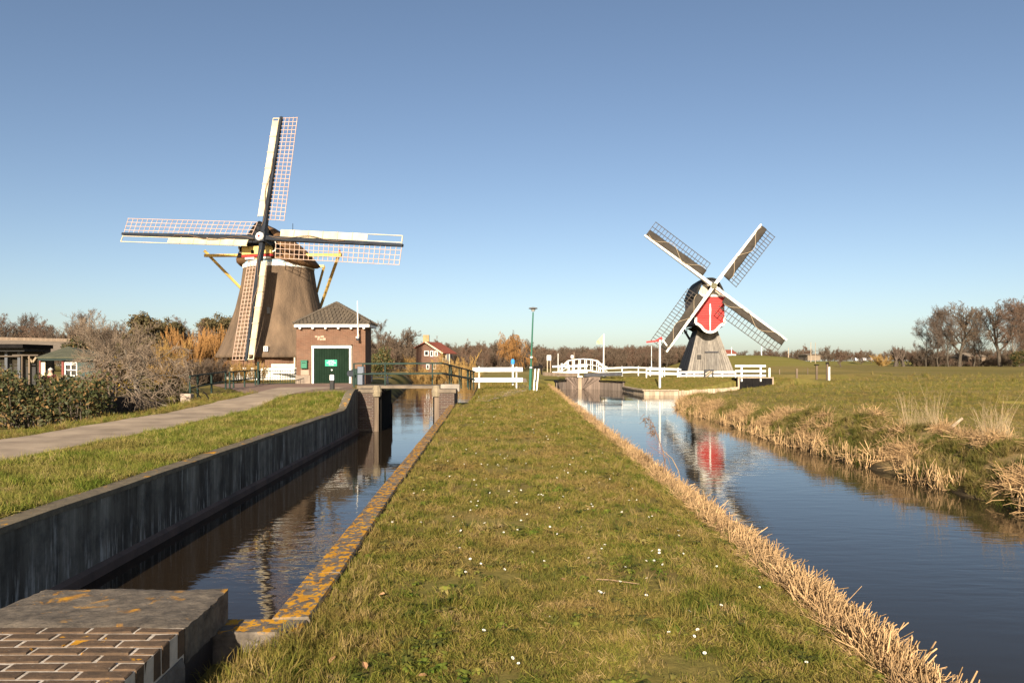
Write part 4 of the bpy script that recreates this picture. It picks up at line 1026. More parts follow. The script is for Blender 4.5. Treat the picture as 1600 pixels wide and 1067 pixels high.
# person in front of the open side of the summerhouse
pe = thing('person', 'grey haired person in a maroon jacket seated before the summerhouse', 'person', at(79, 606, kd-.6))
def skin_body(name, joints, edges, mat, parent, origin, sub=1):
    me = bpy.data.meshes.new(name); me.from_pydata([j[0] for j in joints], edges, []); me.materials.append(mat)
    o = link(name, me, parent)
    md = o.modifiers.new('skin', 'SKIN'); md.use_smooth_shade = True
    sv = me.skin_vertices
    if not sv: me.attributes.new; 
    for i, j in enumerate(joints): o.data.skin_vertices[0].data[i].radius = (j[1], j[1]) if not hasattr(j[1], '__len__') else j[1]
    o.data.skin_vertices[0].data[0].use_root = True
    s = o.modifiers.new('sub', 'SUBSURF'); s.levels = sub; s.render_levels = sub
    return o
ph_ = at(78, 579, kd-.6).z-pe.location.z     # height of the head centre above the base
J = [((0, 0, ph_-.68), (.15, .12)), ((0, -.02, ph_-.45), (.16, .12)), ((0, 0, ph_-.24), (.19, .11)), ((0, 0, ph_-.12), (.06, .06)), ((0, -.02, ph_), (.095, .105)), ((0, -.02, ph_+.08), (.075, .085)),
     ((-.2, 0, ph_-.25), .07), ((-.27, -.08, ph_-.50), .05), ((-.12, -.30, ph_-.58), .04), ((.2, 0, ph_-.25), .07), ((.27, -.08, ph_-.50), .05), ((.12, -.30, ph_-.58), .04),
     ((-.1, -.02, ph_-.74), .10), ((-.12, -.45, ph_-.72), .075), ((-.12, -.48, ph_-1.15), .05), ((-.12, -.60, ph_-1.19), .04), ((.1, -.02, ph_-.74), .10), ((.12, -.45, ph_-.72), .075), ((.12, -.48, ph_-1.15), .05), ((.12, -.60, ph_-1.19), .04)]
E_ = [(0, 1), (1, 2), (2, 3), (3, 4), (4, 5), (2, 6), (6, 7), (7, 8), (2, 9), (9, 10), (10, 11), (0, 12), (12, 13), (13, 14), (14, 15), (0, 16), (16, 17), (17, 18), (18, 19)]
def make_person():
    def sk(name, ids, ed, mat, grow_=1.0):
        me = bpy.data.meshes.new(name); me.from_pydata([J[i][0] for i in ids], [(ids.index(a), ids.index(b)) for a, b in ed], []); me.materials.append(mat)
        o = link(name, me, pe); o.modifiers.new('skin', 'SKIN').use_smooth_shade = True
        if not me.skin_vertices: 
            bpy.context.view_layer.objects.active = o
        for k, i in enumerate(ids):
            r = J[i][1]; r = r if hasattr(r, '__len__') else (r, r)
            me.skin_vertices[0].data[k].radius = (r[0]*grow_, r[1]*grow_); me.skin_vertices[0].data[k].use_root = (k == 0)
        s = o.modifiers.new('sub', 'SUBSURF'); s.levels = 2; s.render_levels = 2
        return o
    sk('body', list(range(20)), E_, skin)
    sk('jacket', [0, 1, 2, 6, 7, 9, 10], [(0, 1), (1, 2), (2, 6), (6, 7), (2, 9), (9, 10)], maroon, 1.18)
    sk('trousers', [0, 12, 13, 14, 16, 17, 18], [(0, 12), (12, 13), (13, 14), (0, 16), (16, 17), (17, 18)], trouser, 1.15)
    mb = MB(); rr = []
    for t in np.linspace(0, 1, 6):
        a = .12*math.cos(t*1.45); rr.append([Vector((a*math.cos(q), a*1.05*math.sin(q)+.01, ph_+.03+.12*t)) for q in np.linspace(0, 6.283, 10, endpoint=False)])
    mb.loft(rr); o = mb.build('hair', hair, pe, local=True); smooth(o)
try: make_person()
except Exception as ex: print('person', ex)
bn = thing('garden_bench', 'plain wooden bench under the seated person by the summerhouse', 'bench', pe.location)
pl = pe.location
lb(pl.x-.6, pl.x+.6, pl.y-.35, pl.y+.15, pl.z+ph_-.92, pl.z+ph_-.87, 'seat', oldwood, bn)
for s_ in (-.5, .5): lb(pl.x+s_-.04, pl.x+s_+.04, pl.y-.3, pl.y+.1, pl.z-.6, pl.z+ph_-.922, 'leg', oldwood, bn)
# low house with dark flat veranda roof and large tan roof behind
hd = 46.0
hs = thing('low_house', 'low house at the left edge with a dark flat veranda and long tan roof', 'house', at(40, 600, hd))
def H(px, py, dd=0): return at(px, py, hd+dd)
g0 = H(0, 600).z-.8
mb = MB(); a, b, c_, d_ = H(-160, 527, 8), H(112, 533, 8), H(150, 561, 1.5), H(-160, 556, 1.5)
mb.prism([a, b, c_, d_], (0, 0, -.12)); mb.build('roof', rooftan, hs)
mb = MB(); mb.beam(a+Vector((0, 0, .05)), b+Vector((0, 0, .05)), .3, .22); mb.build('ridge', oldwood, hs)
lb(H(-160, 0).x, H(52, 0).x, hd-1.0, hd+2, H(0, 543.5, -1).z, H(0, 537.5, -1).z, 'veranda_roof', black, hs)
lb(H(-160, 0).x, H(48, 0).x, hd-.6, hd+2, H(0, 549, -.6).z, H(0, 543.6, -.6).z, 'fascia', M('dark_fascia', (.03, .028, .026)), hs)
lb(H(-160, 0).x, H(60, 0).x, hd+1.4, hd+1.6, g0, H(0, 549.2).z, 'wall', M('house_dark_wall', (.05, .047, .045), (.035, .033, .03)), hs)
lb(H(34, 0).x, H(74, 0).x, hd-.9, hd+1, H(0, 556, -.9).z, H(0, 553.8, -.9).z, 'porch_roof', M('porch_brown', (.11, .085, .06), (.08, .06, .045)), hs)
lb(H(-160, 0).x, H(48, 0).x, hd-.2, hd-.1, H(0, 557.5).z, H(0, 555.5).z, 'beam', M('porch_brown', (0, 0, 0)), hs)
for px in (-30, -8, 11, 31): lb(H(px-2.2, 0).x, H(px+2.2, 0).x, hd-.1, hd+.1, g0, H(0, 549.1).z, 'post', M('grey_blue_post', (.10, .105, .115), (.08, .085, .095), 2, .7), hs)
for px in (-19, 2, 21, 40): lb(H(px-6, 0).x, H(px+6, 0).x, hd+1.34, hd+1.39, g0+.5, H(0, 562).z, 'window', glass, hs)
for px in (49, 60): lb(H(px-1, 0).x, H(px+1, 0).x, hd-.9, hd-.75, g0, H(0, 556.1).z, 'porch_post', oldwood, hs)
mb = MB(); mb.beam(H(45, 558, -.8), H(51, 566, -.8), .1, .1); mb.beam(H(57, 558, -.8), H(51.5, 566, -.8), .1, .1); mb.build('brace', M('porch_brace', (.30, .23, .15)), hs)

# ------------------------------------------------------------------ lamp post, white rail, two-legged post
lp = thing('street_lamp', 'slim green street lamp with a saucer shaped head beside the white rail', 'street lamp', atz(828, -.02, 45))
p0, p1 = at(828, 613, 45), at(833, 488, 45)
MB().tube([p0, p0.lerp(p1, .02), p0.lerp(p1, .3), p0.lerp(p1, .31), p1], [.10, .085, .082, .055, .038], 12).build('pole', lamp_green, lp, sm=False)
for f_ in (.31, .44): 
    q = p0.lerp(p1, f_); MB().tube([q-Vector((0, 0, .04)), q+Vector((0, 0, .04))], [.075, .075], 10).build('band', sign_white, lp)
t = at(833, 487, 45)
MB().tube([t, t+Vector((0, 0, .10)), t+Vector((0, 0, .14))], [.06, .13, .10], 16).build('lamp_neck', lampglass, lp)
MB().tube([t+Vector((0, 0, .141)), t+Vector((0, 0, .17)), t+Vector((0, 0, .22)), t+Vector((0, 0, .25))], [.16, .265, .22, .06], 20).build('lamp_hood', M('lamp_hood_grey', (.16, .15, .14), (.13, .12, .115), 3, .5), lp)
MB().tube([p0+Vector((0, 0, -.05)), p0+Vector((0, 0, .13))], [.17, .12], 12).build('foot', M('foot_black', (.02, .02, .02)), lp)
wr = thing('white_rail', 'short white two-plank barrier rail across the grass strip beside the lamp', 'barrier', at(778, 607, 46.5))
a, b = at(738.5, 577.6, 46), at(816.5, 577.2, 47.2); MB().beam(a, b, .05, .255).build('plank', white, wr)
a, b = at(738.5, 593.6, 46), at(816.5, 593.4, 47.2); MB().beam(a, b, .05, .255).build('plank', white, wr)
for px, py, d in ((748.5, 605, 46.2), (807, 610, 47.1)):
    p = at(px, py, d); MB().box((p.x, p.y+.075, (p.z+at(0, 574, d).z)/2), (.09, .09, at(0, 574, d).z-p.z+.1)).build('post', M('post_grey_white', (.5, .48, .44), (.42, .4, .36), 2, .6), wr)
bm = thing('blue_marker', 'small bright blue round cap on a white stem behind the white rail', 'marker', at(801, 606, 49))
p = at(801.3, 566, 49)
MB().tube([p+Vector((0, 0, -1.4)), p+Vector((0, 0, -.12))], .06, 8).build('stem', white, bm)
MB().tube([p+Vector((0, 0, -.115)), p+Vector((0, 0, .10)), p+Vector((0, 0, .2))], [.11, .13, .06], 12).build('cap', bluep, bm)
tl_ = thing('leaning_post', 'pair of slim white leaning legs carrying a black box right of the lamp', 'post', at(836, 612, 44.5))
for (x0, y0, x1, y1) in ((833.6, 613, 836.6, 575), (838.2, 611, 841.8, 575)):
    MB().beam(at(x0, y0, 44.5), at(x1, y1, 44.7), .075, .075).build('leg', white, tl_)
MB().beam(at(836.4, 596, 44.52), at(840, 593, 44.62), .05, .12).build('brace', navy, tl_)
a = at(841, 573.5, 44.7); MB().box(a, (.48, .3, .13)).build('top_box', black, tl_, bevel=.01); MB().box(a+Vector((.12, 0, .1)), (.2, .2, .07)).build('lid', black, tl_)
MB().beam(at(846.5, 585, 44.8), at(845.5, 575, 44.8), .06, .06).build('stay', black, tl_)

# ------------------------------------------------------------------ river lock: gates, wings, bridge, white rails
GD = 68.0
lg = thing('lock_gate', 'pair of weathered timber lock gates closing the river, with fanned bracing', 'lock gate', at(905, 607, GD))
gm = at(906.5, 0, GD).x; gl, gr_ = at(883, 0, GD).x, at(938, 0, GD).x
for sgn, x0 in ((-1, gl), (1, gr_)):
    for k in range(9):
        a = x0+(gm-x0)*k/9; b = x0+(gm-x0)*(k+1)/9; zt = .42-.10*abs((k+.5)/9-.35)
        ya, yb = GD+.0+.5*k/9, GD+.5*(k+1)/9
        mb = MB(); mb.prism([Vector((a+.012*(1 if b > a else -1), ya, -1.4)), Vector((b, yb, -1.4)), Vector((b, yb, zt)), Vector((a+.012*(1 if b > a else -1), ya, zt))], (0, .09, 0)); mb.build('gate_plank', M('gate_timber', (.205, .15, .115), (.13, .095, .075), .9, .9, .6, 5, stretch=(5, 5, .6), rnd=.25), lg)
    for k in range(3):
        a = Vector((x0, GD-.07-.03*k, -.5+.25*k)); b = Vector((gm-.18*(1 if sgn > 0 else -1)*-1 if False else gm, GD+.35, .38-.02*k)); 
        mb = MB(); mb.beam(Vector((gm+sgn*(.12+.05*k), GD+.33, -.6)), Vector((x0+(gm-x0)*(.62-.26*k), GD+.0+.1*(.6-.26*k), .33)), .08, .12); mb.build('gate_brace', M('gate_timber', (0, 0, 0)), lg)
mb = MB(); mb.box((gm, GD+.30, -.35), (.30, .16, 1.55)); mb.build('mitre_post', palewood, lg); mb = MB(); mb.box((gm, GD+.25, .42), (.42, .3, .12)); mb.build('post_cap', white, lg)
for sgn in (-1, 1):   # balance beams
    x0 = gl if sgn < 0 else gr_
    mb = MB(); mb.beam(Vector((x0+(gm-x0)*.8, GD+.25, .56)), Vector((x0+sgn*1.9, GD+.2, .66)), .26, .30); mb.build('balance_beam', oldwood if sgn < 0 else darkplank, lg)
# wing walls of boards with dark cap
def boards(name, label, cat, pts, z0, z1, mat, bw=.28, capm=None, th=.07, posts=None, group=None):
    o = thing(name, label, cat, (*pts[0], z1), group)
    for (xa, ya), (xb, yb) in zip(pts, pts[1:]):
        L_ = math.hypot(xb-xa, yb-ya); n_ = max(1, int(L_/bw)); dx, dy = (xb-xa)/L_, (yb-ya)/L_
        for k in range(n_):
            c_ = ((k+.5)/n_); x, y = xa+(xb-xa)*c_, ya+(yb-ya)*c_
            MB().box((x, y, (z0+z1)/2+rw_.uniform(-.02, .012)), (L_/n_-.012, th+rw_.uniform(0, .03), z1-z0), rz=math.atan2(dy, dx)).build('board', mat, o)
        if capm: 
            mb = MB(); mb.beam(Vector((xa, ya, z1+.065)), Vector((xb, yb, z1+.065)), .3, .10); mb.build('cap', capm, o)
    return o
boards('wing_wall', 'timber wing wall left of the lock gates with a black capping', 'wing wall', [(3.45, 61.5), (3.62, 66.5), (gl, GD)], -1.5, .05, M('wing_board', (.26, .20, .155), (.16, .125, .10), 1, .9, .6, 5, stretch=(5, 5, .6), rnd=.25), .42, black)
boards('wing_wall', 'timber wing wall right of the lock gates with a black capping', 'wing wall', [(gr_, GD), (8.0, 66.5), (8.95, 63.8)], -1.5, .02, M('wing_board', (0, 0, 0)), .42, black)
boards('bank_revetment', 'pale timber bank revetment curving along the mill yard lawn', 'revetment', [(8.95, 63.7), (9.0, 58.5), (9.25, 55.5), (11.6, 55.5)], -1.4, -.36, palewood, .30, palewood)
st_ = thing('stake_row', 'row of pale revetment stakes along the inlet towards the culvert', 'revetment', (12, 56, -.4))
pp = [(11.75, 55.7), (14, 58.3), (16.6, 61.8), (18.3, 64.4)]
for (xa, ya), (xb, yb) in zip(pp, pp[1:]):
    for k in range(9):
        t = k/9; MB().box((xa+(xb-xa)*t, ya+(yb-ya)*t, -.85+rw_.uniform(-.03, .03)), (.17, .14, 1.05)).build('stake', palewood, st_)
# arched white footbridge behind the gates
wb = thing('arched_bridge', 'white arched wooden footbridge behind the river lock gates', 'bridge', at(906, 590, 72.5))
bx_a, bx_b = at(874, 0, 72.5).x, at(949, 0, 72.5).x
def arc(t, h0, h1): return h0+h1*(1-(2*t-1)**2)**1.0
for yo, nm in ((0, 'near'), (1.6, 'far')):
    for hh, sz in ((0, .09), (.52, .05), (1.02, .065)):
        if yo and hh == .52: continue
        mb = MB(); zb0 = .48
        pts = [Vector((bx_a+(bx_b-bx_a)*t+.0, 72.5+yo, zb0+arc(t, 0, .46)+hh*(1 if .1 < t < .9 else .72))) for t in np.linspace(0, 1, 11)]
        for a, b in zip(pts, pts[1:]): mb.beam(a, b, .07, sz)
        mb.build('rail', white, wb)
    for t in np.linspace(.06, .94, 8):
        zb0 = .42+arc(t, 0, .46); mb = MB(); mb.box((bx_a+(bx_b-bx_a)*t, 72.5+yo-.05, zb0+.50), (.065, .06, 1.06)); mb.build('post', white, wb)
mb = MB(); mb.loft([[Vector((bx_a+(bx_b-bx_a)*t, y_, z_+arc(t, .36, .46))) for y_, z_ in ((72.45, 0), (74.15, 0), (74.15, .08), (72.45, .08))] for t in np.linspace(0, 1, 11)]); mb.build('deck', palewood, wb)
FG = 'white wooden rails around the river lock and mill yard'
a, b = at(863, 587, 69.5), at(918, 586, 69.5)
railing('white_fence', 'white rail fence on the near side of the arched bridge left of the flag', 'fence', [a, b], [.18, .48, .74], .92, [.80, .28], white, .11, .05, .16, FG)
a, b, c_, d_ = at(935, 588, 69), at(986, 586, 71), at(1015, 586.5, 73), at(1062, 588, 75.5)
railing('white_fence', 'long white rail fence rising from the lock gate towards the red mill', 'fence', [a, b, c_, d_], [.02, .25, .45, .62, .8, .98], .80, [.68, .28], white, .09, .05, .15, FG)
a, b = at(1010, 589.5, 70), at(1064, 590, 71)
railing('white_fence', 'short white rail between the red vane pole and the red mill', 'fence', [a, b], [0, .45, .9], .82, [.72, .30], white, .09, .05, .13, FG)
a, b = at(1062, 591.5, 72), at(1150, 591.5, 70.5)
railing('white_fence', 'low white two-rail fence across the front of the red mill', 'fence', [a, b], [.0, .12, .26, .47, .53, .76, .99], .62, [.58, .26], white, .09, .05, .16, FG)
a = at(1106.5, 584, 71); cr_ = thing('sluice_frame', 'small dark wooden crosswise frame in the middle of the low mill fence', 'frame', a)
for dx in (-.36, .36): MB().box((a.x+dx, a.y-.25, a.z-.02), (.10, .1, .78)).build('post', darkplank, cr_)
for dz in (-.32, .33): MB().box((a.x, a.y-.25, a.z+dz), (.84, .11, .12)).build('beam', darkplank, cr_)
mb = MB(); mb.beam(a+Vector((-.3, -.26, -.25)), a+Vector((.3, -.26, .2)), .06, .08); mb.build('brace', palewood, cr_)
mb = MB(); mb.beam(a+Vector((-.3, -.26, .02)), a+Vector((.1, -.26, .25)), .06, .08); mb.build('brace', palewood, cr_)
# tarred culvert box with its white rail on top
cd = 64.5; cv = thing('culvert', 'black tarred timber culvert box at the end of the inlet', 'culvert', at(1180, 604, cd))
a, b = at(1155, 605.5, cd), at(1206, 591, cd)
lb(a.x, b.x, cd, cd+2.2, a.z-.5, b.z, 'box', black, cv); 
for k in range(5): lb(a.x+k*(b.x-a.x)/5+.01, a.x+(k+1)*(b.x-a.x)/5-.01, cd-.05, cd-.003, a.z-.4, b.z-.02, 'board', black, cv)
lb(a.x-.12, a.x-.01, cd-.12, cd+.1, a.z-.6, b.z+.12, 'edge_post', palewood, cv); lb(b.x+.01, b.x+.12, cd-.1, cd+.1, a.z-.3, b.z+.10, 'edge_post', palewood, cv)
lb(a.x-.1, b.x+.1, cd-.15, cd+.2, b.z+.003, b.z+.08, 'beam', palewood, cv)
a = at(1148, 591, cd); b = at(1196, 591, cd)
railing('white_fence', 'white three-rail fence on top of the black culvert box', 'fence', [a, b], [.22, .84], 1.04, [1.0, .58, .22], white, .13, .06, .16, FG, zb=-.25)
p = at(1202, 582, cd+1); tag(MB().box(p, (.14, .14, .74)).build('white_post', white), 'single white post at the right end of the culvert', 'post')
for k, (px, y0, y1, m_, lab) in enumerate(((1245, 592, 576, oldwood, 'short brown field post nearest the culvert'), (1276, 590, 571, oldwood, 'brown field post with a dark flat plate on top'), (1292.5, 592, 568, oldwood, 'tallest field post, dark with a white board nailed to it'), (1218, 587, 577, oldwood, 'thin field post just right of the culvert'), (1262, 587, 575, oldwood, 'thin pale field post between the brown posts'))):
    d = 82 if k < 3 else 92; fp = thing('field_post', lab, 'post', at(px, y0, d), 'posts in the meadow')
    a, b = at(px, y0, d), at(px, y1, d); wd_ = .17 if k < 3 else .08
    MB().box((a.x, d, (a.z+b.z)/2-.1), (wd_, wd_, b.z-a.z+.2)).build('post_wood', m_, fp)
    if k == 1: MB().box((b.x, d, b.z+.05), (.42, .3, .1)).build('plate', black, fp)
    if k == 2: MB().box((a.x+.2, d, (a.z+b.z)/2-.25), (.16, .1, b.z-a.z-.2)).build('board', white, fp); MB().box((b.x, d, b.z+.03), (.26, .2, .16)).build('cap', black, fp)
# flag pole, vane pole
fp = thing('flag_pole', 'white flag pole with a yellow green flag beside the arched bridge', 'flag pole', at(943, 588, 70.5))
a, b = at(943, 588, 70.5), at(943.5, 521.5, 70.5); MB().tube([a, b], [.07, .05], 8).build('pole', white, fp)
mb = MB(); nx_, nz_ = 9, 5; vv = []
for i in range(nx_):
    for j in range(nz_):
        t = i/(nx_-1); s = j/(nz_-1)
        top = at(943-11*t, 523+11*t**1.1, 70.5); bot = at(943-11*t, 537.5-.5*t, 70.5); p = top.lerp(bot, s); vv.append(p+Vector((0, .12*math.sin(t*7+s*2), 0)))
fs_ = [(i*nz_+j, i*nz_+j+1, (i+1)*nz_+j+1, (i+1)*nz_+j) for i in range(nx_-1) for j in range(nz_-1)]
mb.add(vv, fs_); fo = mb.build('flag', flagcol, fp); sd = fo.modifiers.new('s', 'SOLIDIFY'); sd.thickness = .008
vp = thing('vane_pole', 'white pole with a red arm on top at the edge of the mill yard lawn', 'pole', at(1031, 606, 59))
a, b = at(1031, 606, 59), at(1031, 531, 59); MB().tube([a, b], [.085, .07], 8).build('pole', white, vp)
MB().beam(at(1010, 534.5, 59), at(1027, 532.5, 59), .08, .13).build('red_arm', redp, vp); MB().beam(at(1027, 532.5, 59), at(1034.5, 528, 59), .1, .22).build('red_arm', redp, vp)
MB().beam(at(1034.5, 530, 59), at(1042, 540, 59), .08, .10).build('strut', white, vp)
# far masts and signs on the left of the river
for px, y0, y1, d, m_, lab in ((872, 588, 553, 76, white, 'white mast left of the arched bridge'), (897, 580, 551, 120, palewood, 'pale mast beside the small blue sign beyond the arched bridge'), (1018, 566, 541, 180, sign_white, 'thin pale mast before the wood between bridge and mill'),
                              (1190, 562, 542, 170, sign_white, 'pale lamp mast on the dike behind the lower right sail'), (1232, 560, 544, 170, palewood, 'pale lamp mast on the dike right of the sail tip'), (1143, 562, 543, 170, sign_white, 'pale mast right behind the red mill tower'),
                              (1267, 556, 535, 240, palewood, 'tall pale mast, left one of the pair beyond the dike'), (1274, 556, 536, 240, palewood, 'tall pale mast, right one of the pair beyond the dike')):
    a, b = at(px, y0, d), at(px, y1, d); a.z = min(a.z, tz(a.x, d)) if d > 100 else a.z
    mp_ = thing('mast', lab, 'mast', a); MB().tube([a, b], [.055*d/150+.02, .035*d/150+.015], 6).build('mast_pole', m_, mp_); MB().box(b, (.07*d/120, .07*d/120, .12)).build('mast_head', m_, mp_)
sb = thing('notice_board', 'white rectangular board on two legs before the far wood, left of the bridge', 'notice board', at(858, 567, 110))
a, b = at(854.5, 563, 110), at(861, 555, 110); lb(a.x, b.x, 110, 110.08, a.z, b.z, 'panel', sign_white, sb)
for px in (855.3, 860.2): a, b = at(px, 570, 110), at(px, 563, 110); lb(a.x-.06, a.x+.06, 110.02, 110.1, a.z-1, b.z-.002, 'leg', palewood, sb)
sb = thing('blue_sign', 'small blue and white sign on a thin post above the arched bridge', 'sign', at(894, 580, 115))
a, b = at(892, 559.5, 115), at(896, 555, 115); lb(a.x, b.x, 115, 115.06, a.z, b.z, 'panel', sign_white, sb); lb(a.x+.2, b.x-.05, 114.94, 114.995, a.z+.1, b.z-.08, 'symbol', bluep, sb)
a, b = at(894, 585, 115), at(894, 559.6, 115); lb(a.x-.05, a.x+.05, 115.02, 115.1, a.z-1, b.z, 'post', palewood, sb)
# picnic table
pt = thing('picnic_table', 'weathered pale picnic table with benches beside the brick shed', 'picnic table', at(594, 596, 56))
c_ = at(593, 583, 56); gz = at(0, 597, 56).z
lb(c_.x-.75, c_.x+.75, 55.7, 56.4, c_.z-.03, c_.z+.04, 'tabletop', M('table_pale', (.56, .52, .45), (.46, .42, .36), 2, .8), pt)
for s_ in (-1, 1):
    lb(c_.x-.75, c_.x+.75, 56.05+s_*.62-.13, 56.05+s_*.62+.13, c_.z-.32, c_.z-.27, 'seat', M('table_pale', (0, 0, 0)), pt)
    mb = MB(); mb.beam((c_.x+s_*.55, 55.75, gz-.1), (c_.x+s_*.55, 56.15, c_.z-.035), .08, .1); mb.beam((c_.x+s_*.55, 56.35, gz-.1), (c_.x+s_*.55, 55.95, c_.z-.035), .08, .1); mb.build('leg', M('table_pale', (0, 0, 0)), pt)

# ------------------------------------------------------------------ far houses, cars, shed row
def house(label, px0, px1, y_eave, y_ridge, y_base, d, wallm, roofm, depth=7, gable_front=True, wins=(), chim=None, cat='house'):
    o = thing('house', label, cat, at((px0+px1)/2, y_base, d))
    a, b = at(px0, 0, d).x, at(px1, 0, d).x; ze, zr, zb = at(0, y_eave, d).z, at(0, y_ridge, d).z, at(0, y_base, d).z-1
    xm = (a+b)/2
    if gable_front:
        mb = MB(); mb.prism([Vector(p) for p in ((a, d, zb), (b, d, zb), (b, d, ze), (xm, d, zr), (a, d, ze))], (0, depth, 0)); mb.build('wall', wallm, o)
        for s_, x_ in ((-1, a), (1, b)):
            mb = MB(); e = Vector((x_+s_*.3, d-.4, ze-.12)); t_ = Vector((xm, d-.4, zr+.18)); mb.prism([e, t_, t_+Vector((0, 0, -.12)), e+Vector((0, 0, -.12))], (0, depth+.8, 0)); mb.build('roof', roofm, o)
    else:
        mb = MB(); mb.box((xm, d+depth/2, (zb+ze)/2), (b-a, depth, ze-zb)); mb.build('wall', wallm, o)
        mb = MB(); mb.prism([Vector((a-.3, d-.4, ze-.1)), Vector((a-.3, d+depth+.4, ze-.1)), Vector((a-.3, d+depth/2, zr))], (b-a+.6, 0, 0)); mb.build('roof', roofm, o)
    for (p0, p1, q0, q1) in wins:
        A1, B1 = at(p0, q1, d), at(p1, q0, d); f_ = lb(A1.x, B1.x, d-.06, d-.003, A1.z, B1.z, 'window', white, o)
        lb(A1.x+.1, (A1.x+B1.x)/2-.04, d-.085, d-.062, A1.z+.1, B1.z-.1, 'pane', glass, f_); lb((A1.x+B1.x)/2+.04, B1.x-.1, d-.085, d-.062, A1.z+.1, B1.z-.1, 'pane', glass, f_)
    if chim:
        c0 = at(chim[0], chim[1], d+2); MB().box((c0.x, d+2, c0.z-.6), (.6, .6, 1.8)).build('chimney', ochre, o)
    return o
rh = thing('house', 'brick house with a red tiled roof behind the footbridge', 'house', at(678, 595, 108))
d = 108.0
def rhp(px, py, dd=0): return at(px, py, d+dd)
mb = MB(); mb.prism([rhp(662, 602), rhp(689, 602), rhp(689, 551), rhp(675, 541), rhp(664, 534.5), rhp(650, 541), rhp(650, 602)], (0, 9, 0)); mb.build('wall', brick_house, rh)
mb = MB(); mb.prism([rhp(664, 533.5, -.5), rhp(691.5, 551.5, -.5), rhp(691.5, 552.6, -.5), rhp(664, 534.8, -.5)], (1.6, 5.5, .0)); mb.build('roof', redtile, rh)
mb = MB(); mb.prism([rhp(664, 533.5, -.5), rhp(647, 543, -.5), rhp(647, 544, -.5), rhp(664, 534.8, -.5)], (0, 9.5, 0)); mb.build('roof', redtile, rh)
mb = MB(); mb.beam(rhp(664, 534, -.6), rhp(691.5, 552.2, -.6), .08, .2); mb.build('barge_board', cream, rh)
MB().box(rhp(666, 532, 2), (.8, .8, 1.5)).build('chimney', M('chimney_ochre', (.40, .28, .13), (.3, .2, .1), 2, .9), rh)
for (p0, p1, q0, q1) in ((663, 670, 548, 556), (672, 677, 548, 557), (679, 684, 548.5, 557), (666, 671, 569, 577), (676, 681, 569, 577)):
    A1, B1 = rhp(p0, q1), rhp(p1, q0); f_ = lb(A1.x, B1.x, d-.08, d-.003, A1.z, B1.z, 'window', white, rh); lb(A1.x+.1, B1.x-.1, d-.10, d-.082, A1.z+.1, B1.z-.1, 'pane', glass, f_)
lb(rhp(690, 0).x, rhp(702, 0).x, d+1, d+6, rhp(0, 602).z, rhp(0, 553).z, 'side_bay', M('bay_dark', (.05, .055, .06), (.08, .085, .09), 1, .5), rh)
for px in (690.5, 696, 701.5): lb(rhp(px-.6, 0).x, rhp(px+.6, 0).x, d+.9, d+.99, rhp(0, 602).z, rhp(0, 553).z, 'bay_post', cream, rh)
lb(rhp(690, 0).x, rhp(702, 0).x, d+.86, d+.98, rhp(0, 571).z, rhp(0, 568).z, 'bay_sill', cream, rh)
house('low pale farmhouse with a red roof left of the dike behind the red mill', 1131, 1150, 552, 546, 560, 190, carwhite, redtile, 8, False, ((1134, 1138, 554, 558), (1142, 1146, 554, 558)))
house('low tan roofed farm building seen through the tall bare trees', 1512, 1540, 557, 551, 570, 262, oldwood, rooftan, 10, False, ((1518, 1523, 560, 564), (1528, 1533, 560, 564)))
house('low pale sheds standing on the far side of the dike left of the masts', 1262, 1282, 554.2, 552.6, 558, 246, rooftan, rooftan, 8, False, ())
def car(label, px, py, d, rz):
    c = thing('parked_car', label, 'car', at(px, py, d), 'white cars parked far across the meadow', rz)
    m = MB(); pr_ = [(-2.1, .35), (2.1, .35), (2.15, .75), (1.9, .95), (1.0, 1.0), (.35, 1.48), (-1.2, 1.5), (-2.0, 1.0), (-2.15, .8)]
    m.prism([Vector((x, -.85, z)) for x, z in pr_], (0, 1.7, 0)); m.build('body', carwhite, c, local=True)
    m = MB(); m.prism([Vector((x, -.862, z)) for x, z in ((.85, 1.02), (.32, 1.40), (-1.1, 1.42), (-1.6, 1.04))], (0, 1.724, 0)); m.build('window', glass, c, local=True)
    for x in (-1.3, 1.3):
        for y in (-.8, .8): MB().tube([(x, y-.1, .33), (x, y+.1, .33)], .33, 10).build('wheel', rubber, c, local=True)
    c.scale = (.85, .85, .95); return c
for i, (px, lab) in enumerate(((1338, 'white car parked far across the meadow, leftmost of the first three'), (1349, 'white car parked far across the meadow, middle of the first three'), (1358, 'white car parked far across the meadow, nearest the pollard willow'), (1440, 'white car left of the tall bare trees, farther from their trunks'), (1447, 'white car left of the tall bare trees, nearer their trunks'))):
    a = at(px, 560, 330); c = car(lab, px, 561, 330, 1.35+.15*i); c.location.z = tz(c.location.x, 330)
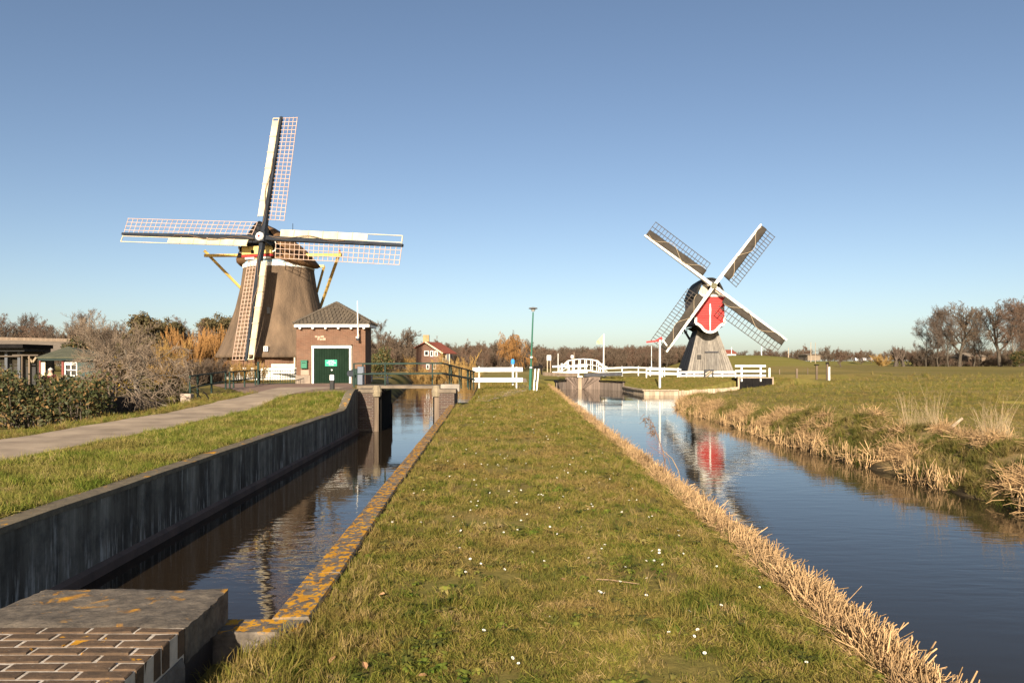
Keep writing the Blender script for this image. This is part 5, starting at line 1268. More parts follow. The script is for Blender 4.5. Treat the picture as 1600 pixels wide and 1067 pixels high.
# ------------------------------------------------------------------ trees
def tubes_np(S, n):
    """S: array of segments (p0 3, p1 3, r0, r1) -> verts, quads"""
    P0, P1, r0, r1 = S[:, 0:3], S[:, 3:6], S[:, 6], S[:, 7]
    d = P1-P0; d /= np.maximum(np.linalg.norm(d, axis=1, keepdims=True), 1e-9)
    up = np.where(np.abs(d[:, 2:3]) < .9, np.array([[0, 0, 1.0]]), np.array([[1.0, 0, 0]]))
    a = np.cross(d, up); a /= np.linalg.norm(a, axis=1, keepdims=True); b = np.cross(a, d)
    th = 2*np.pi*np.arange(n)/n
    ring = a[:, None]*np.cos(th)[None, :, None]+b[:, None]*np.sin(th)[None, :, None]
    V = np.concatenate([P0[:, None]+ring*r0[:, None, None], P1[:, None]+ring*r1[:, None, None]], 1).reshape(-1, 3)
    k = np.arange(n); k2 = (k+1) % n
    q = np.stack([k, k2, n+k2, n+k], -1)[None]+(np.arange(len(S))*2*n)[:, None, None]
    return V, q.reshape(-1, 4)

def grow(seed, H, trunk_h, r0, spec, lean=(0, 0), stems=1, spread0=.25, droop=0.0, rmin=.012, trop0=.15, t0s=(.25,), thin=.62):
    """spec: list of (children, length ratio, angle deg, tropism z, wiggle, segments) for levels 1.."""
    rg = random.Random(seed); segs = []
    def branch(p, d, L, r, lev):
        ns = 7 if lev == 0 else spec[lev-1][5]
        trop, wig = (trop0, .10) if lev == 0 else (spec[lev-1][3], spec[lev-1][4])
        pts = [p]; dirs = [d]
        rend = r*(.25 if lev == 0 else .45)
        for i in range(ns):
            d = (d+Vector((rg.gauss(0, wig), rg.gauss(0, wig), rg.gauss(0, wig)+trop/ns*3))).normalized()
            q = pts[-1]+d*(L/ns); ra = r+(rend-r)*i/ns; rb_ = r+(rend-r)*(i+1)/ns
            segs.append((*pts[-1], *q, max(ra, rmin), max(rb_, rmin), lev)); pts.append(q); dirs.append(d)
        if lev < len(spec):
            nc, lr, ang, _, _, _ = spec[lev]
            nc = max(1, int(round(nc*rg.uniform(.75, 1.25))))
            t0 = t0s[min(lev, len(t0s)-1)]
            for k in range(nc):
                t = t0+(1-t0)*(k+rg.random())/nc; t = min(t, .999); i = min(int(t*ns), ns-1); f = t*ns-i
                pp = pts[i].lerp(pts[i+1], f); dd = dirs[i+1]
                az = rg.uniform(0, 6.283); an = R(ang*rg.uniform(.6, 1.3))
                u_ = dd.orthogonal().normalized(); v_ = dd.cross(u_)
                nd = (dd*math.cos(an)+(u_*math.cos(az)+v_*math.sin(az))*math.sin(an)).normalized()
                ln = L*lr*(1.15-.65*t if lev == 0 else 1.1-.4*t)*rg.uniform(.7, 1.2)
                branch(pp, nd, ln, max(rmin, (r+(rend-r)*t)*thin), lev+1)
    for s in range(stems):
        a = rg.uniform(0, 6.283); sp = spread0 if stems > 1 else 0
        p = Vector((math.cos(a)*sp*.6, math.sin(a)*sp*.6, -.2)); d = Vector((math.cos(a)*sp+lean[0]+rg.gauss(0, .03), math.sin(a)*sp+lean[1]+rg.gauss(0, .03), 1)).normalized()
        branch(p, d, trunk_h*rg.uniform(.8, 1.1) if stems > 1 else trunk_h, r0, 0)
    S = np.array(segs); z = S[:, 5].max(); S[:, :8] *= H/z
    return S
def tree_meshes(name, S, bmat, tmat, tlev=1):
    tr = S[S[:, 8] <= tlev]; cr = S[S[:, 8] > tlev]
    v, q = tubes_np(tr, 6); m1 = mesh_np(name+'_trunk', v, q, bmat)
    v, q = tubes_np(cr, 3); m2 = mesh_np(name+'_crown', v, q, tmat)
    m1.polygons.foreach_set('use_smooth', np.ones(len(m1.polygons), bool))
    return m1, m2
PROTO = {}
def proto(key, S, bmat, tmat, tlev=1): PROTO[key] = tree_meshes(key, S, bmat, tmat, tlev)
# rmin is in final metres divided by (H/z) ~ handled by giving H-like proportions below
proto('alder_a', grow(1, 17, 15, .20, [(19, .46, 52, .25, .10, 5), (10, .42, 45, .15, .13, 3), (8, .5, 42, .1, .15, 2), (5, .6, 40, 0, .2, 1)], t0s=(.16, .2, .15), rmin=.014, lean=(.05, 0), thin=.5), bark, tw_purple)
proto('alder_b', grow(2, 17, 14, .22, [(17, .56, 48, .35, .12, 5), (10, .45, 42, .15, .13, 3), (8, .5, 42, .1, .15, 2), (5, .6, 40, 0, .2, 1)], t0s=(.15, .2, .15), rmin=.014, thin=.5), bark, tw_purple)
proto('birch', grow(3, 17, 15, .17, [(20, .44, 42, .3, .10, 5), (9, .45, 42, -.1, .13, 3), (8, .55, 40, -.35, .15, 2), (4, .6, 35, -.4, .2, 1)], stems=2, spread0=.16, t0s=(.2, .2, .15), rmin=.014, thin=.5), bark_pale, tw_red)
proto('oak', grow(4, 13, 9, .34, [(14, .62, 55, .25, .14, 5), (8, .5, 48, .12, .16, 3), (7, .52, 45, .05, .18, 2), (3, .6, 42, 0, .2, 1)], t0s=(.25, .15, .1), rmin=.024), bark, tw_brown)
proto('round', grow(5, 11, 8, .28, [(16, .60, 50, .35, .12, 5), (8, .5, 45, .2, .14, 3), (7, .5, 42, .1, .15, 2), (3, .55, 40, .05, .2, 1)], t0s=(.15, .1, .1), rmin=.024), bark, tw_red)
proto('thicket', grow(6, 7, 6.3, .10, [(13, .36, 36, .3, .12, 4), (8, .46, 38, .15, .15, 2), (5, .55, 36, .05, .2, 1)], stems=7, spread0=.42, t0s=(.12, .1, .1), rmin=.018), bark, tw_brown, 0)
proto('osier', grow(7, 5.5, 5.2, .05, [(10, .50, 17, .35, .06, 3), (6, .5, 18, .25, .08, 2), (3, .5, 18, .2, .1, 1)], stems=24, spread0=.50, t0s=(.08, .1, .1), rmin=.013), tw_orange, tw_orange, 0)
proto('osier_pale', grow(8, 5.5, 5.0, .05, [(9, .5, 20, .3, .07, 3), (6, .5, 22, .2, .09, 2), (3, .5, 20, .1, .1, 1)], stems=18, spread0=.55, t0s=(.08, .1, .1), rmin=.013), tw_gold, tw_gold, 0)
proto('weeping', grow(9, 12, 7.5, .40, [(13, .75, 55, .30, .10, 5), (10, .5, 50, -.3, .14, 4), (9, .75, 40, -1.1, .08, 4), (2, .5, 20, -1.2, .05, 2)], t0s=(.25, .15, .1), rmin=.022), bark, tw_orange)
proto('fruit', grow(12, 4.6, 2.6, .10, [(9, .95, 58, .16, .20, 7), (10, .50, 52, .05, .24, 5), (8, .48, 48, .15, .22, 3), (5, .6, 45, .25, .2, 2)], t0s=(.2, .15, .12), rmin=.0042, lean=(.12, 0), thin=.46), bark_pale, tw_grey)
proto('pollard', grow(13, 6.0, 2.0, .42, [(30, 1.9, 48, .5, .07, 4), (7, .35, 22, .4, .08, 2), (4, .5, 20, .3, .1, 1)], t0s=(.82, .3, .2), rmin=.016), bark, tw_purple, 0)
proto('droop_fruit', grow(15, 2.7, 1.6, .07, [(11, 1.0, 72, -.10, .24, 6), (9, .50, 58, -.35, .24, 4), (7, .55, 48, -.3, .2, 3), (4, .6, 45, -.1, .2, 2)], t0s=(.15, .15, .12), rmin=.0045, lean=(.2, 0), thin=.46), bark_pale, tw_grey)
# leafy crowns: branches with leaf clusters
def leafy(name, seed, H, W, nleaf, size, lmat, lo=.05, shape='round', S=None, D=None, bmat=bark, second=None):
    rg = np.random.RandomState(seed); D = D or W
    nc = 26 if shape != 'pine' else 90; P = []
    if shape == 'cone':
        nc *= 4; t = rg.rand(nc); a = rg.rand(nc)*6.28; rr = (1-t**2)**.8*rg.uniform(.3, 1, nc)
        cen = np.stack([W/2*rr*np.cos(a), D/2*rr*np.sin(a), H*(lo+t*(1-lo))], -1); rad = H*.06*rg.uniform(.4, 1.4, len(cen))
    elif shape == 'pine':
        a = rg.rand(nc)*6.28; rr = np.sqrt(rg.rand(nc)); t = rg.rand(nc)
        cen = np.stack([W/2*rr*np.cos(a), D/2*rr*np.sin(a), H*(.72+.24*t*(1-.5*rr))], -1); rad = H*.06*rg.uniform(.4, 1.3, nc)
    elif shape == 'hedge':
        nc = 150; cen = np.stack([rg.uniform(-W/2, W/2, nc), rg.uniform(-D/2, D/2, nc), H*rg.uniform(.12, .92, nc)], -1)
        cen[:, 2] *= 1-.12*np.sin(cen[:, 0]*1.3)-.10*np.abs(cen[:, 0]/(W/2))**3; rad = .30*rg.uniform(.6, 1.3, nc)
    else:
        v = rg.normal(size=(nc, 3)); v /= np.linalg.norm(v, axis=1, keepdims=True); v *= rg.uniform(.35, .95, (nc, 1))
        cen = v*np.array([W/2, D/2, H*(1-lo)/2])+np.array([0, 0, H*(lo+(1-lo)/2)]); rad = .17*(W+D)/2*rg.uniform(.7, 1.3, nc)
    k = rg.randint(0, len(cen), nleaf); d = rg.normal(size=(nleaf, 3)); d /= np.linalg.norm(d, axis=1, keepdims=True)
    c = cen[k]+d*rad[k][:, None]*(rg.rand(nleaf, 1)**.4)*rg.uniform(.6, 1.5, (nleaf, 1))
    c[:, 2] = np.maximum(c[:, 2], .02)
    u = rg.normal(size=(nleaf, 3)); u /= np.linalg.norm(u, axis=1, keepdims=True); w_ = np.cross(u, rg.normal(size=(nleaf, 3))); w_ /= np.linalg.norm(w_, axis=1, keepdims=True)
    s = size*rg.uniform(.6, 1.4, (nleaf, 1))
    V = np.stack([c-u*s, c+w_*s*.45+u*s*.1, c+u*s, c-w_*s*.45+u*s*.1], 1).reshape(-1, 3)
    q = np.arange(nleaf*4).reshape(-1, 4)
    mi = (rg.rand(nleaf) < .22).astype(int) if second else None
    m2 = mesh_np(name+'_crown', V, q, [lmat, second] if second else lmat, matidx=mi)
    segs = []
    if shape in ('cone', 'pine', 'round'): segs.append((0, 0, -.3, 0, 0, H*.85, W*.05+.05, .03, 0))
    for j in range(len(cen)):
        b0 = np.array([0, 0, cen[j][2]*.6]) if shape != 'hedge' else np.array([cen[j][0]*.95, cen[j][1]*.6, 0]); segs.append((*b0, *cen[j], .035, .012, 1))
    v, q = tubes_np(np.array(segs), 4); m1 = mesh_np(name+'_trunk', v, q, bmat)
    PROTO[name] = (m1, m2)
leafy('cypress', 21, 7, 4.6, 9000, .13, leaf_con, .15, 'cone')
leafy('pine', 22, 8, 5.5, 9000, .13, leaf_con, .55, 'pine')
leafy('laurel', 23, 4.5, 5, 5000, .17, leaf_dk, .02, second=leaf_br)
leafy('ivy_tree', 24, 6, 4, 6000, .16, leaf_dk, .1, second=leaf_br)
leafy('forsythia', 25, 1.7, 1.3, 1600, .045, leaf_yel, .1)

NOTRUNK = {'osier': 'stems', 'osier_pale': 'stems', 'thicket': 'stems', 'laurel': 'stems', 'forsythia': 'stems'}
def plant(name, key, label, cat, px, py, d, H=None, base=None, rz=None, group=None, wide=1.0, x=None):
    """py: picture row of its top; height follows from the distance"""
    m1, m2 = PROTO[key]
    X = (px-CXP)/F*d if x is None else x
    z = tz(X, d)-.05 if base is None else base
    h0 = max(v.co.z for v in (m2.vertices if key not in HC else [])) if key not in HC else HC[key]
    HC[key] = h0
    top = EYE+(HY-py)/F*d; sc = (top-z)/h0
    o = thing(name, label, cat, (X, d, z), group, rz if rz is not None else (hash_((px, py)))*6.28)
    o.scale = (sc*wide, sc*wide, sc)
    a = link(NOTRUNK.get(key, 'trunk'), m1, o); b = link('crown', m2, o)
    return o
HC = {}
def hash_(t): return abs(math.sin(t[0]*12.9898+t[1]*78.233)*43758.5453) % 1
# left garden and behind
plant('fruit_tree', 'fruit', 'gnarled bare fruit tree with spreading grey branches beside the summerhouse', 'tree', 166, 484, 34, base=-.15, rz=.3, wide=1.12)
plant('fruit_tree', 'droop_fruit', 'low drooping bare fruit tree hanging over the ditch next to the green railing', 'tree', 226, 528, 32, base=-.35, rz=2.1, wide=1.15)
plant('shrub', 'forsythia', 'shrub with yellow blossom among the bare fruit tree branches', 'shrub', 181, 550, 35.5, base=-.1)
plant('osier', 'osier', 'upright orange twigged willow shrub, left of the thatched mill base', 'shrub', 333, 503, 76, rz=.4, wide=.95)
plant('osier', 'osier', 'orange twigged willow shrub between the conifers and the mill', 'shrub', 300, 506, 70, rz=1.9)
plant('osier', 'osier_pale', 'tan twigged willow shrub behind the drooping fruit tree', 'shrub', 270, 520, 55, rz=2.7)
plant('osier', 'osier_pale', 'low straw coloured twiggy shrub at the foot of the mill behind the green railing', 'shrub', 375, 556, 52, rz=.8)
plant('osier', 'osier_pale', 'low twiggy shrub beside the mill gate post', 'shrub', 408, 560, 54, rz=4.1, wide=.8)
plant('osier', 'osier_pale', 'pale twig shrub hiding the white foot of the thatched mill', 'shrub', 390, 562, 57, rz=3.8, wide=1.6)
plant('osier', 'osier_pale', 'pale twig shrub at the left foot of the thatched mill', 'shrub', 356, 566, 58, rz=1.1, wide=1.6)
plant('osier', 'osier', 'low reddish twig shrub between railing and mill, at the bend of the railing', 'shrub', 340, 562, 50, rz=5.0)
plant('conifer', 'cypress', 'brown green conifer with a flat crown left of the orange willows', 'tree', 222, 484, 78, wide=1.2)
plant('conifer', 'pine', 'dark green conifer tip right of the flat crowned conifer', 'tree', 254, 493, 84)
plant('conifer', 'pine', 'dark pine crown showing just left of the thatched mill', 'tree', 347, 487, 95, wide=1.1)
plant('bare_tree', 'oak', 'broad bare tree behind the summerhouse roof', 'tree', 120, 498, 75, rz=1.2)
plant('bare_tree', 'round', 'rounded bare tree rising behind the orange willows', 'tree', 312, 497, 90, rz=2.2)
plant('bare_tree', 'alder_a', 'airy tall bare tree above the gnarled fruit tree', 'tree', 148, 480, 70, rz=2.5, wide=1.0)
plant('bare_tree', 'birch', 'airy pale bare tree between the two conifers and the orange willows', 'tree', 282, 492, 88, rz=.9)
plant('bare_tree', 'oak', 'bare brown tree between conifer and fruit tree', 'tree', 190, 500, 82, rz=5)
plant('bare_tree', 'thicket', 'brushy bare thicket behind the fruit trees', 'shrub', 240, 530, 60, rz=3.3, wide=1.3)
plant('bare_tree', 'birch', 'tall pale bare tree above the low house, at the picture edge', 'tree', 6, 486, 120, rz=.2)
plant('bare_tree', 'alder_b', 'tall pale bare tree above the middle of the low house roof', 'tree', 30, 486, 125, rz=1.4)
plant('bare_tree', 'birch', 'slender pale bare tree above the right part of the tan roof', 'tree', 54, 494, 118, rz=2.9)
plant('bare_tree', 'alder_a', 'small pale bare tree just left of the summerhouse apex', 'tree', 82, 505, 110, rz=4)
plant('evergreen_bush', 'ivy_tree', 'ivy covered green brown bush behind the gnarled fruit tree', 'shrub', 128, 524, 50, rz=1)
plant('evergreen_bush', 'laurel', 'dark evergreen bush behind the wooden stakes', 'shrub', 150, 572, 44, rz=1, wide=1.2)
plant('evergreen_bush', 'laurel', 'dark evergreen bush under the drooping fruit tree by the railing', 'shrub', 265, 588, 36, rz=2, wide=1.5)
plant('evergreen_bush', 'laurel', 'dark evergreen bush in the shade behind the summerhouse', 'shrub', 190, 560, 50, rz=4, wide=1.3)
# hedge in front of the low house
leafy('hedge', 31, 1.5, 5.6, 9000, .065, leaf_dk, shape='hedge', D=1.7, second=leaf_br)
hg = thing('hedge', 'leafy evergreen hedge with brown leaves at the left edge above the path', 'hedge', (at(40, 0, 24).x-.35, 24.0, -.30))
m1, m2 = PROTO['hedge']; link('stems', m1, hg); link('foliage', m2, hg)
o = copy_tree(hg, loc=(hg.location.x-1.6, 26.2, -.25), rz=.25, label='taller second hedge row just behind the front hedge below the low house'); o.scale = (1.1, 1, 1.12)
# between the shed and the far houses
plant('bare_tree', 'alder_a', 'tall bare tree just right of the brick shed', 'tree', 603, 497, 150, rz=2.0, wide=.8)
plant('bare_tree', 'oak', 'broad bare tree standing right of the brick shed across the pond', 'tree', 634, 510, 160, rz=.7, wide=.95)
plant('bare_tree', 'round', 'rounded bare tree above the picnic table', 'tree', 613, 516, 145, rz=3.0, wide=1.0)
plant('evergreen_bush', 'laurel', 'green evergreen bush at the right corner of the brick shed', 'shrub', 596, 536, 72, rz=3, wide=.8)
plant('evergreen_bush', 'ivy_tree', 'ivy green bush under the thicket behind the footbridge', 'shrub', 622, 541, 135, rz=4, wide=1.2)
plant('bare_tree', 'osier_pale', 'low tan twig shrub at the pond edge left of the red roofed house', 'shrub', 648, 552, 124, rz=1, wide=1.6)
plant('bare_tree', 'osier_pale', 'low tan twig shrub at the pond edge right of the red roofed house', 'shrub', 716, 545, 104, rz=2, wide=1.5)
plant('bare_tree', 'round', 'bare tree behind the red roofed house chimney', 'tree', 680, 524, 150, rz=2)
plant('bare_tree', 'alder_b', 'small bare tree just right of the red roofed house', 'tree', 703, 534, 140, rz=3)
plant('bare_tree', 'round', 'rounded reddish bare tree above the footbridge railing', 'tree', 737, 528, 140, rz=4, wide=1.1)
plant('bare_tree', 'birch', 'pale stemmed bare tree above the white barrier rail', 'tree', 752, 531, 128, rz=5)
plant('bare_tree', 'oak', 'reddish bare tree left of the orange weeping willow', 'tree', 772, 530, 150, rz=1)
plant('weeping_willow', 'weeping', 'large orange weeping willow left of the street lamp', 'tree', 799, 516, 128, rz=2, wide=1.15)
plant('bare_tree', 'round', 'tall bare tree behind the orange weeping willow', 'tree', 806, 515, 175, rz=3)
plant('bare_tree', 'oak', 'brown bare tree right behind the lamp pole', 'tree', 827, 529, 170, rz=4)
plant('bare_tree', 'thicket', 'brown thicket between the weeping willow and the notice board', 'shrub', 845, 544, 150, rz=4, wide=1.3)
plant('bare_tree', 'thicket', 'dense brown thicket right of the shed corner above the bridge railing', 'shrub', 592, 517, 128, rz=1.7, wide=1.1)
plant('bare_tree', 'thicket', 'tallest brown thicket between the shed and the red roofed house', 'shrub', 621, 513, 132, rz=2.9, wide=1.2)
plant('bare_tree', 'thicket', 'low wide thicket leaning towards the red roofed house', 'shrub', 645, 532, 126, rz=4.4, wide=1.3)
plant('bare_tree', 'thicket', 'brown thicket behind the right end of the picnic table', 'shrub', 607, 535, 122, rz=.4, wide=1.3)
plant('bare_tree', 'osier_pale', 'tan shrub in front of the brick house gable', 'shrub', 661, 566, 104.5, rz=.4, wide=2.0)
plant('bare_tree', 'osier_pale', 'tan shrub below the house windows at the water edge', 'shrub', 676, 573, 104, rz=2.4, wide=2.2)
# right side
for px, py, key, d, rz, wd, lab in ((1447, 492, 'alder_a', 236, .5, .9, 'leaning bare alder, leftmost of the tall trees at the meadow edge'), (1466, 478, 'alder_b', 230, 1.7, .75, 'slender bare tree, second of the tall meadow trees from the left'), (1482, 474, 'alder_b', 228, 3.0, .8, 'tall bare tree with a dark trunk in the thick of the left group'),
                            (1499, 470, 'oak', 232, 4.1, .78, 'broadest bare tree in the middle of the tall meadow group'), (1521, 477, 'alder_b', 236, 5.5, .85, 'bare tree at the right end of the left tall group'), (1534, 505, 'alder_a', 245, 2.4, .8, 'shorter bare tree in the gap between the two tall groups'),
                            (1562, 466, 'oak', 226, .9, .75, 'tall spreading bare tree, left of the right hand group'), (1584, 463, 'birch', 222, 2.2, .9, 'tall pale stemmed bare tree in the right hand group'), (1603, 464, 'alder_b', 224, 3.6, .85, 'tall bare tree cut by the right picture edge')):
    plant('bare_tree', key, lab, 'tree', px, py, d, rz=rz, wide=wd*1.22, base=.25)
plant('pollard_willow', 'pollard', 'bushy pollard willow with a dark leaning trunk, left of the pair', 'tree', 1399, 539, 232, rz=1, wide=1.3, base=.2)
plant('pollard_willow', 'pollard', 'bushy pollard willow with an upright trunk, right of the pair', 'tree', 1412, 542, 232, rz=3, wide=1.2, base=.2)
plant('bare_tree', 'round', 'dense reddish bush at the right foot of the dike', 'shrub', 1314, 541, 215, rz=3, wide=1.25, base=.3)
plant('bare_tree', 'oak', 'small dark bare tree on the right shoulder of the dike', 'tree', 1295, 539, 225, rz=2, base=.6)
plant('bare_tree', 'round', 'round bare tree behind the dike right of the lower right sail', 'tree', 1254, 536, 260, rz=1, base=.5)
plant('bare_tree', 'round', 'wide dome shaped bare bush on the dike behind the lower right sail', 'shrub', 1196, 541, 200, rz=1, base=1.0, wide=1.8)
plant('bare_tree', 'osier_pale', 'tan willow bush left of the pollard willow pair', 'shrub', 1380, 550, 262, rz=2, wide=2.2, base=.2)
plant('evergreen_bush', 'ivy_tree', 'dark evergreen bush at the right picture edge under the tall trees', 'shrub', 1592, 546, 218, rz=2, wide=1.4, base=.2)
plant('bare_tree', 'round', 'low rounded bare tree between the cars and the dike bush', 'tree', 1345, 544, 300, rz=5, base=.2, wide=1.2)
plant('bare_tree', 'oak', 'low bare tree right behind the white parked cars', 'tree', 1362, 546, 305, rz=3, base=.2)

# ------------------------------------------------------------------ scattered stuff (geometry nodes)
def scatter(name, pts, rot, scl, idx, protos, kind='stuff', dens=None):
    me = mesh_np(name, pts, [], [])  if False else None
    me = bpy.data.meshes.new(name); n = len(pts)
    me.vertices.add(n); me.vertices.foreach_set('co', np.asarray(pts, np.float32).ravel())
    a = me.attributes.new('rot', 'FLOAT_VECTOR', 'POINT'); a.data.foreach_set('vector', np.asarray(rot, np.float32).ravel())
    a = me.attributes.new('scl', 'FLOAT_VECTOR', 'POINT'); s = np.asarray(scl, np.float32); s = np.repeat(s[:, None], 3, 1) if s.ndim == 1 else s; a.data.foreach_set('vector', s.ravel())
    a = me.attributes.new('pid', 'INT', 'POINT'); a.data.foreach_set('value', np.asarray(idx, np.int32))
    me.update(); o = link(name, me); tag(o, kind=kind)
    ng = bpy.data.node_groups.new(name+'_scatter', 'GeometryNodeTree')
    ng.interface.new_socket(name='Geometry', in_out='INPUT', socket_type='NodeSocketGeometry'); ng.interface.new_socket(name='Geometry', in_out='OUTPUT', socket_type='NodeSocketGeometry')
    gi = ng.nodes.new('NodeGroupInput'); go = ng.nodes.new('NodeGroupOutput'); jn = ng.nodes.new('GeometryNodeJoinGeometry')
    def attr(nm, ty):
        x = ng.nodes.new('GeometryNodeInputNamedAttribute'); x.data_type = ty; x.inputs[0].default_value = nm; return x.outputs[0]
    r_, s_, p_ = attr('rot', 'FLOAT_VECTOR'), attr('scl', 'FLOAT_VECTOR'), attr('pid', 'INT')
    for k, pm in enumerate(protos):
        po = bpy.data.objects.new(pm.name+'_source', pm)
        oi = ng.nodes.new('GeometryNodeObjectInfo'); oi.inputs['Object'].default_value = po; oi.inputs['As Instance'].default_value = False
        cmp_ = ng.nodes.new('FunctionNodeCompare'); cmp_.data_type = 'INT'; cmp_.operation = 'EQUAL'
        ii = [i for i in cmp_.inputs if i.type == 'INT']; ng.links.new(p_, ii[0]); ii[1].default_value = k
        ip = ng.nodes.new('GeometryNodeInstanceOnPoints')
        ng.links.new(gi.outputs[0], ip.inputs['Points']); ng.links.new(cmp_.outputs[0], ip.inputs['Selection']); ng.links.new(oi.outputs['Geometry'], ip.inputs['Instance'])
        ng.links.new(r_, ip.inputs['Rotation']); ng.links.new(s_, ip.inputs['Scale']); ng.links.new(ip.outputs[0], jn.inputs[0])
    ng.links.new(jn.outputs[0], go.inputs[0])
    md = o.modifiers.new('scatter', 'NODES'); md.node_group = ng
    return o
rgn = np.random.RandomState(77)
def tuft(name, nb, h0, h1, rad, wd, lean, mat, flat=0.0):
    V = []; Fq = []; Ft = []; bc = []
    for b in range(nb):
        a = rgn.rand()*6.28; r_ = rad*math.sqrt(rgn.rand()); h = rgn.uniform(h0, h1); x, y = r_*math.cos(a), r_*math.sin(a)
        la = rgn.rand()*6.28; l = lean*h*rgn.uniform(.3, 1.3); fx, fy = math.cos(la), math.sin(la); sx_, sy_ = -fy*wd/2, fx*wd/2
        c = rgn.rand(); o = len(V)
        p0 = (x, y, -.012); p1 = (x+fx*l*.35, y+fy*l*.35, h*.6); p2 = (x+fx*l, y+fy*l, h*(1-.35*min(l/h, 1)))
        V += [(p0[0]-sx_, p0[1]-sy_, p0[2]), (p0[0]+sx_, p0[1]+sy_, p0[2]), (p1[0]-sx_*.8, p1[1]-sy_*.8, p1[2]), (p1[0]+sx_*.8, p1[1]+sy_*.8, p1[2]), p2]
        Fq.append((o, o+1, o+3, o+2)); Ft.append((o+2, o+3, o+4)); bc += [c]*5
    return mesh_np(name, V, [np.array(Fq), np.array(Ft)], mat, {'bc': bc})
def stalks(name, nb, h0, h1, rad, wd, lean, mat, lie=0.0):
    S = []
    for b in range(nb):
        a = rgn.rand()*6.28; r_ = rad*math.sqrt(rgn.rand()); h = rgn.uniform(h0, h1); x, y = r_*math.cos(a), r_*math.sin(a)
        la = rgn.rand()*6.28
        if rgn.rand() < lie: d = np.array([math.cos(la), math.sin(la), rgn.uniform(-.05, .25)])
        else: l = abs(rgn.normal(0, lean)); d = np.array([math.cos(la)*l, math.sin(la)*l, 1])
        d /= np.linalg.norm(d); p0 = np.array([x, y, -.03 if d[2] > .4 else rgn.uniform(.0, .10)]); m_ = p0+d*h*.6; e = rgn.normal(0, .08 if rgn.rand() < .6 else .55, 3); p1 = m_+(d+e)*h*.4; w_ = wd*rgn.uniform(.45, 1.3)
        S.append((*p0, *m_, w_, w_*.9, 0)); S.append((*m_, *p1, w_*.9, w_*.6, 0))
    v, q = tubes_np(np.array(S), 3); return mesh_np(name, v, q, mat)
def fill(n, x0, x1, y0, y1, keep, power=1.0):
    """random points, denser near the camera in proportion to 1/y**power"""
    u = rgn.rand(n)
    if power == 1: Y = y0*(y1/y0)**u
    elif power == 0: Y = y0+(y1-y0)*u
    else: a = 1-power; Y = (y0**a+(y1**a-y0**a)*u)**(1/a)
    X = x0+(x1-x0)*rgn.rand(n)
    m = keep(X, Y); return X[m], Y[m]
def mk(name, XY, protos, s0, s1, growf=0.0, tilt=.25, lift=0.0, sz=None):
    X, Y = XY; n = len(X); Z = terrain(X, Y)+lift
    s = rgn.uniform(s0, s1, n)*(1+growf*np.maximum(Y-4, 0)); 
    if sz is not None: s = s*sz(X, Y)
    rot = np.stack([rgn.normal(0, tilt, n), rgn.normal(0, tilt, n), rgn.rand(n)*6.28], -1)
    return scatter(name, np.stack([X, Y, Z], -1), rot, s, rgn.randint(0, len(protos), n), protos)
lawn = [tuft('lawn_tuft%d' % k, 13, .012, .042, .045, .0034, 1.2, blade_m) for k in range(4)]
lush_t = [tuft('lush_tuft%d' % k, 14, .05, .14, .05, .0050, .9, blade_lush) for k in range(3)]
long_t = [tuft('long_tuft%d' % k, 16, .08, .20, .05, .0052, .8, blade_m) for k in range(3)]
dark_t = [tuft('bank_tuft%d' % k, 16, .07, .19, .055, .0055, .8, blade_dark) for k in range(3)]
nb = lambda X, Y: rough2(X*.9+3, Y*.8, .30, 4)
def sr_(X, Y): return sdist(RIVER, X, Y)
strip = lambda X, Y: (X+KU*Y > RW+.23) & (X < 5) & (sr_(X, Y) > .5) & ~((X+KU*Y < -.6) & (Y > 28) & (Y < 36))
gap = lambda X, Y: rough2(X*1.3+1, Y*1.1+2, .45, 5)+1.1*rgn.rand(len(X)) > .12
mk('lawn_grass', fill(78000, -2.4, 2.9, 3.0, 60, lambda X, Y: strip(X, Y) & gap(X, Y), 1.6), lawn, .60, 1.10, .055, .5)
nz = lambda X, Y: rough2(X+7, Y-3, .42, 4)
mk('grass_tufts', fill(5200, -2.4, 2.9, 3.0, 45, lambda X, Y: strip(X, Y) & (nz(X, Y) > .28), 1.5), long_t, .35, .75, .03, .35)
edge_r = lambda X, Y: (X+KU*Y > RW+.22) & (X+KU*Y < RW+.36+.25*sst(7, 4.5, Y)) & (Y < 31)
mk('quay_edge_grass', fill(5200, -2.5, -.6, 3.2, 31, edge_r, 1.5), long_t, .30, .70, .02, .35)
shade_g = lambda X, Y: (X+KU*Y > -1.52) & (X+KU*Y < -1.0) & (Y < 4.75)
mk('pier_side_grass', fill(900, -1.8, -.9, 2.6, 4.8, shade_g, 0), long_t, .4, .95, 0, .3)
verge = lambda X, Y: (X+KU*Y > -7.85) & (X+KU*Y < LW-.26) & ~((Y > 30.5))
mk('verge_grass', fill(36000, -9.0, -4.5, 5.5, 31, verge, 1.2), lush_t+lawn[:1], .5, 1.15, .03, .4, sz=lambda X, Y: .75+.5*np.clip(nz(X, Y)+.3, 0, 1))
verge2 = lambda X, Y: (X+KU*Y > -12.2) & (X+KU*Y < -10.2)
mk('path_side_grass', fill(7000, -14, -10, 9, 36, verge2, 1.0), lush_t+long_t[:1], .45, 1.0, .02, .4)
rbk = lambda X, Y: right_bank_mask(X, Y) & (sr_(X, Y) > .25)
mk('meadow_grass', fill(76000, 7.9, 75, 9.5, 120, lambda X, Y: rbk(X, Y) & (X < Y*.68+2) & (rgn.rand(len(Y)) < 1.15-Y/110), 1.35), lawn, .8, 1.5, .035, .5)
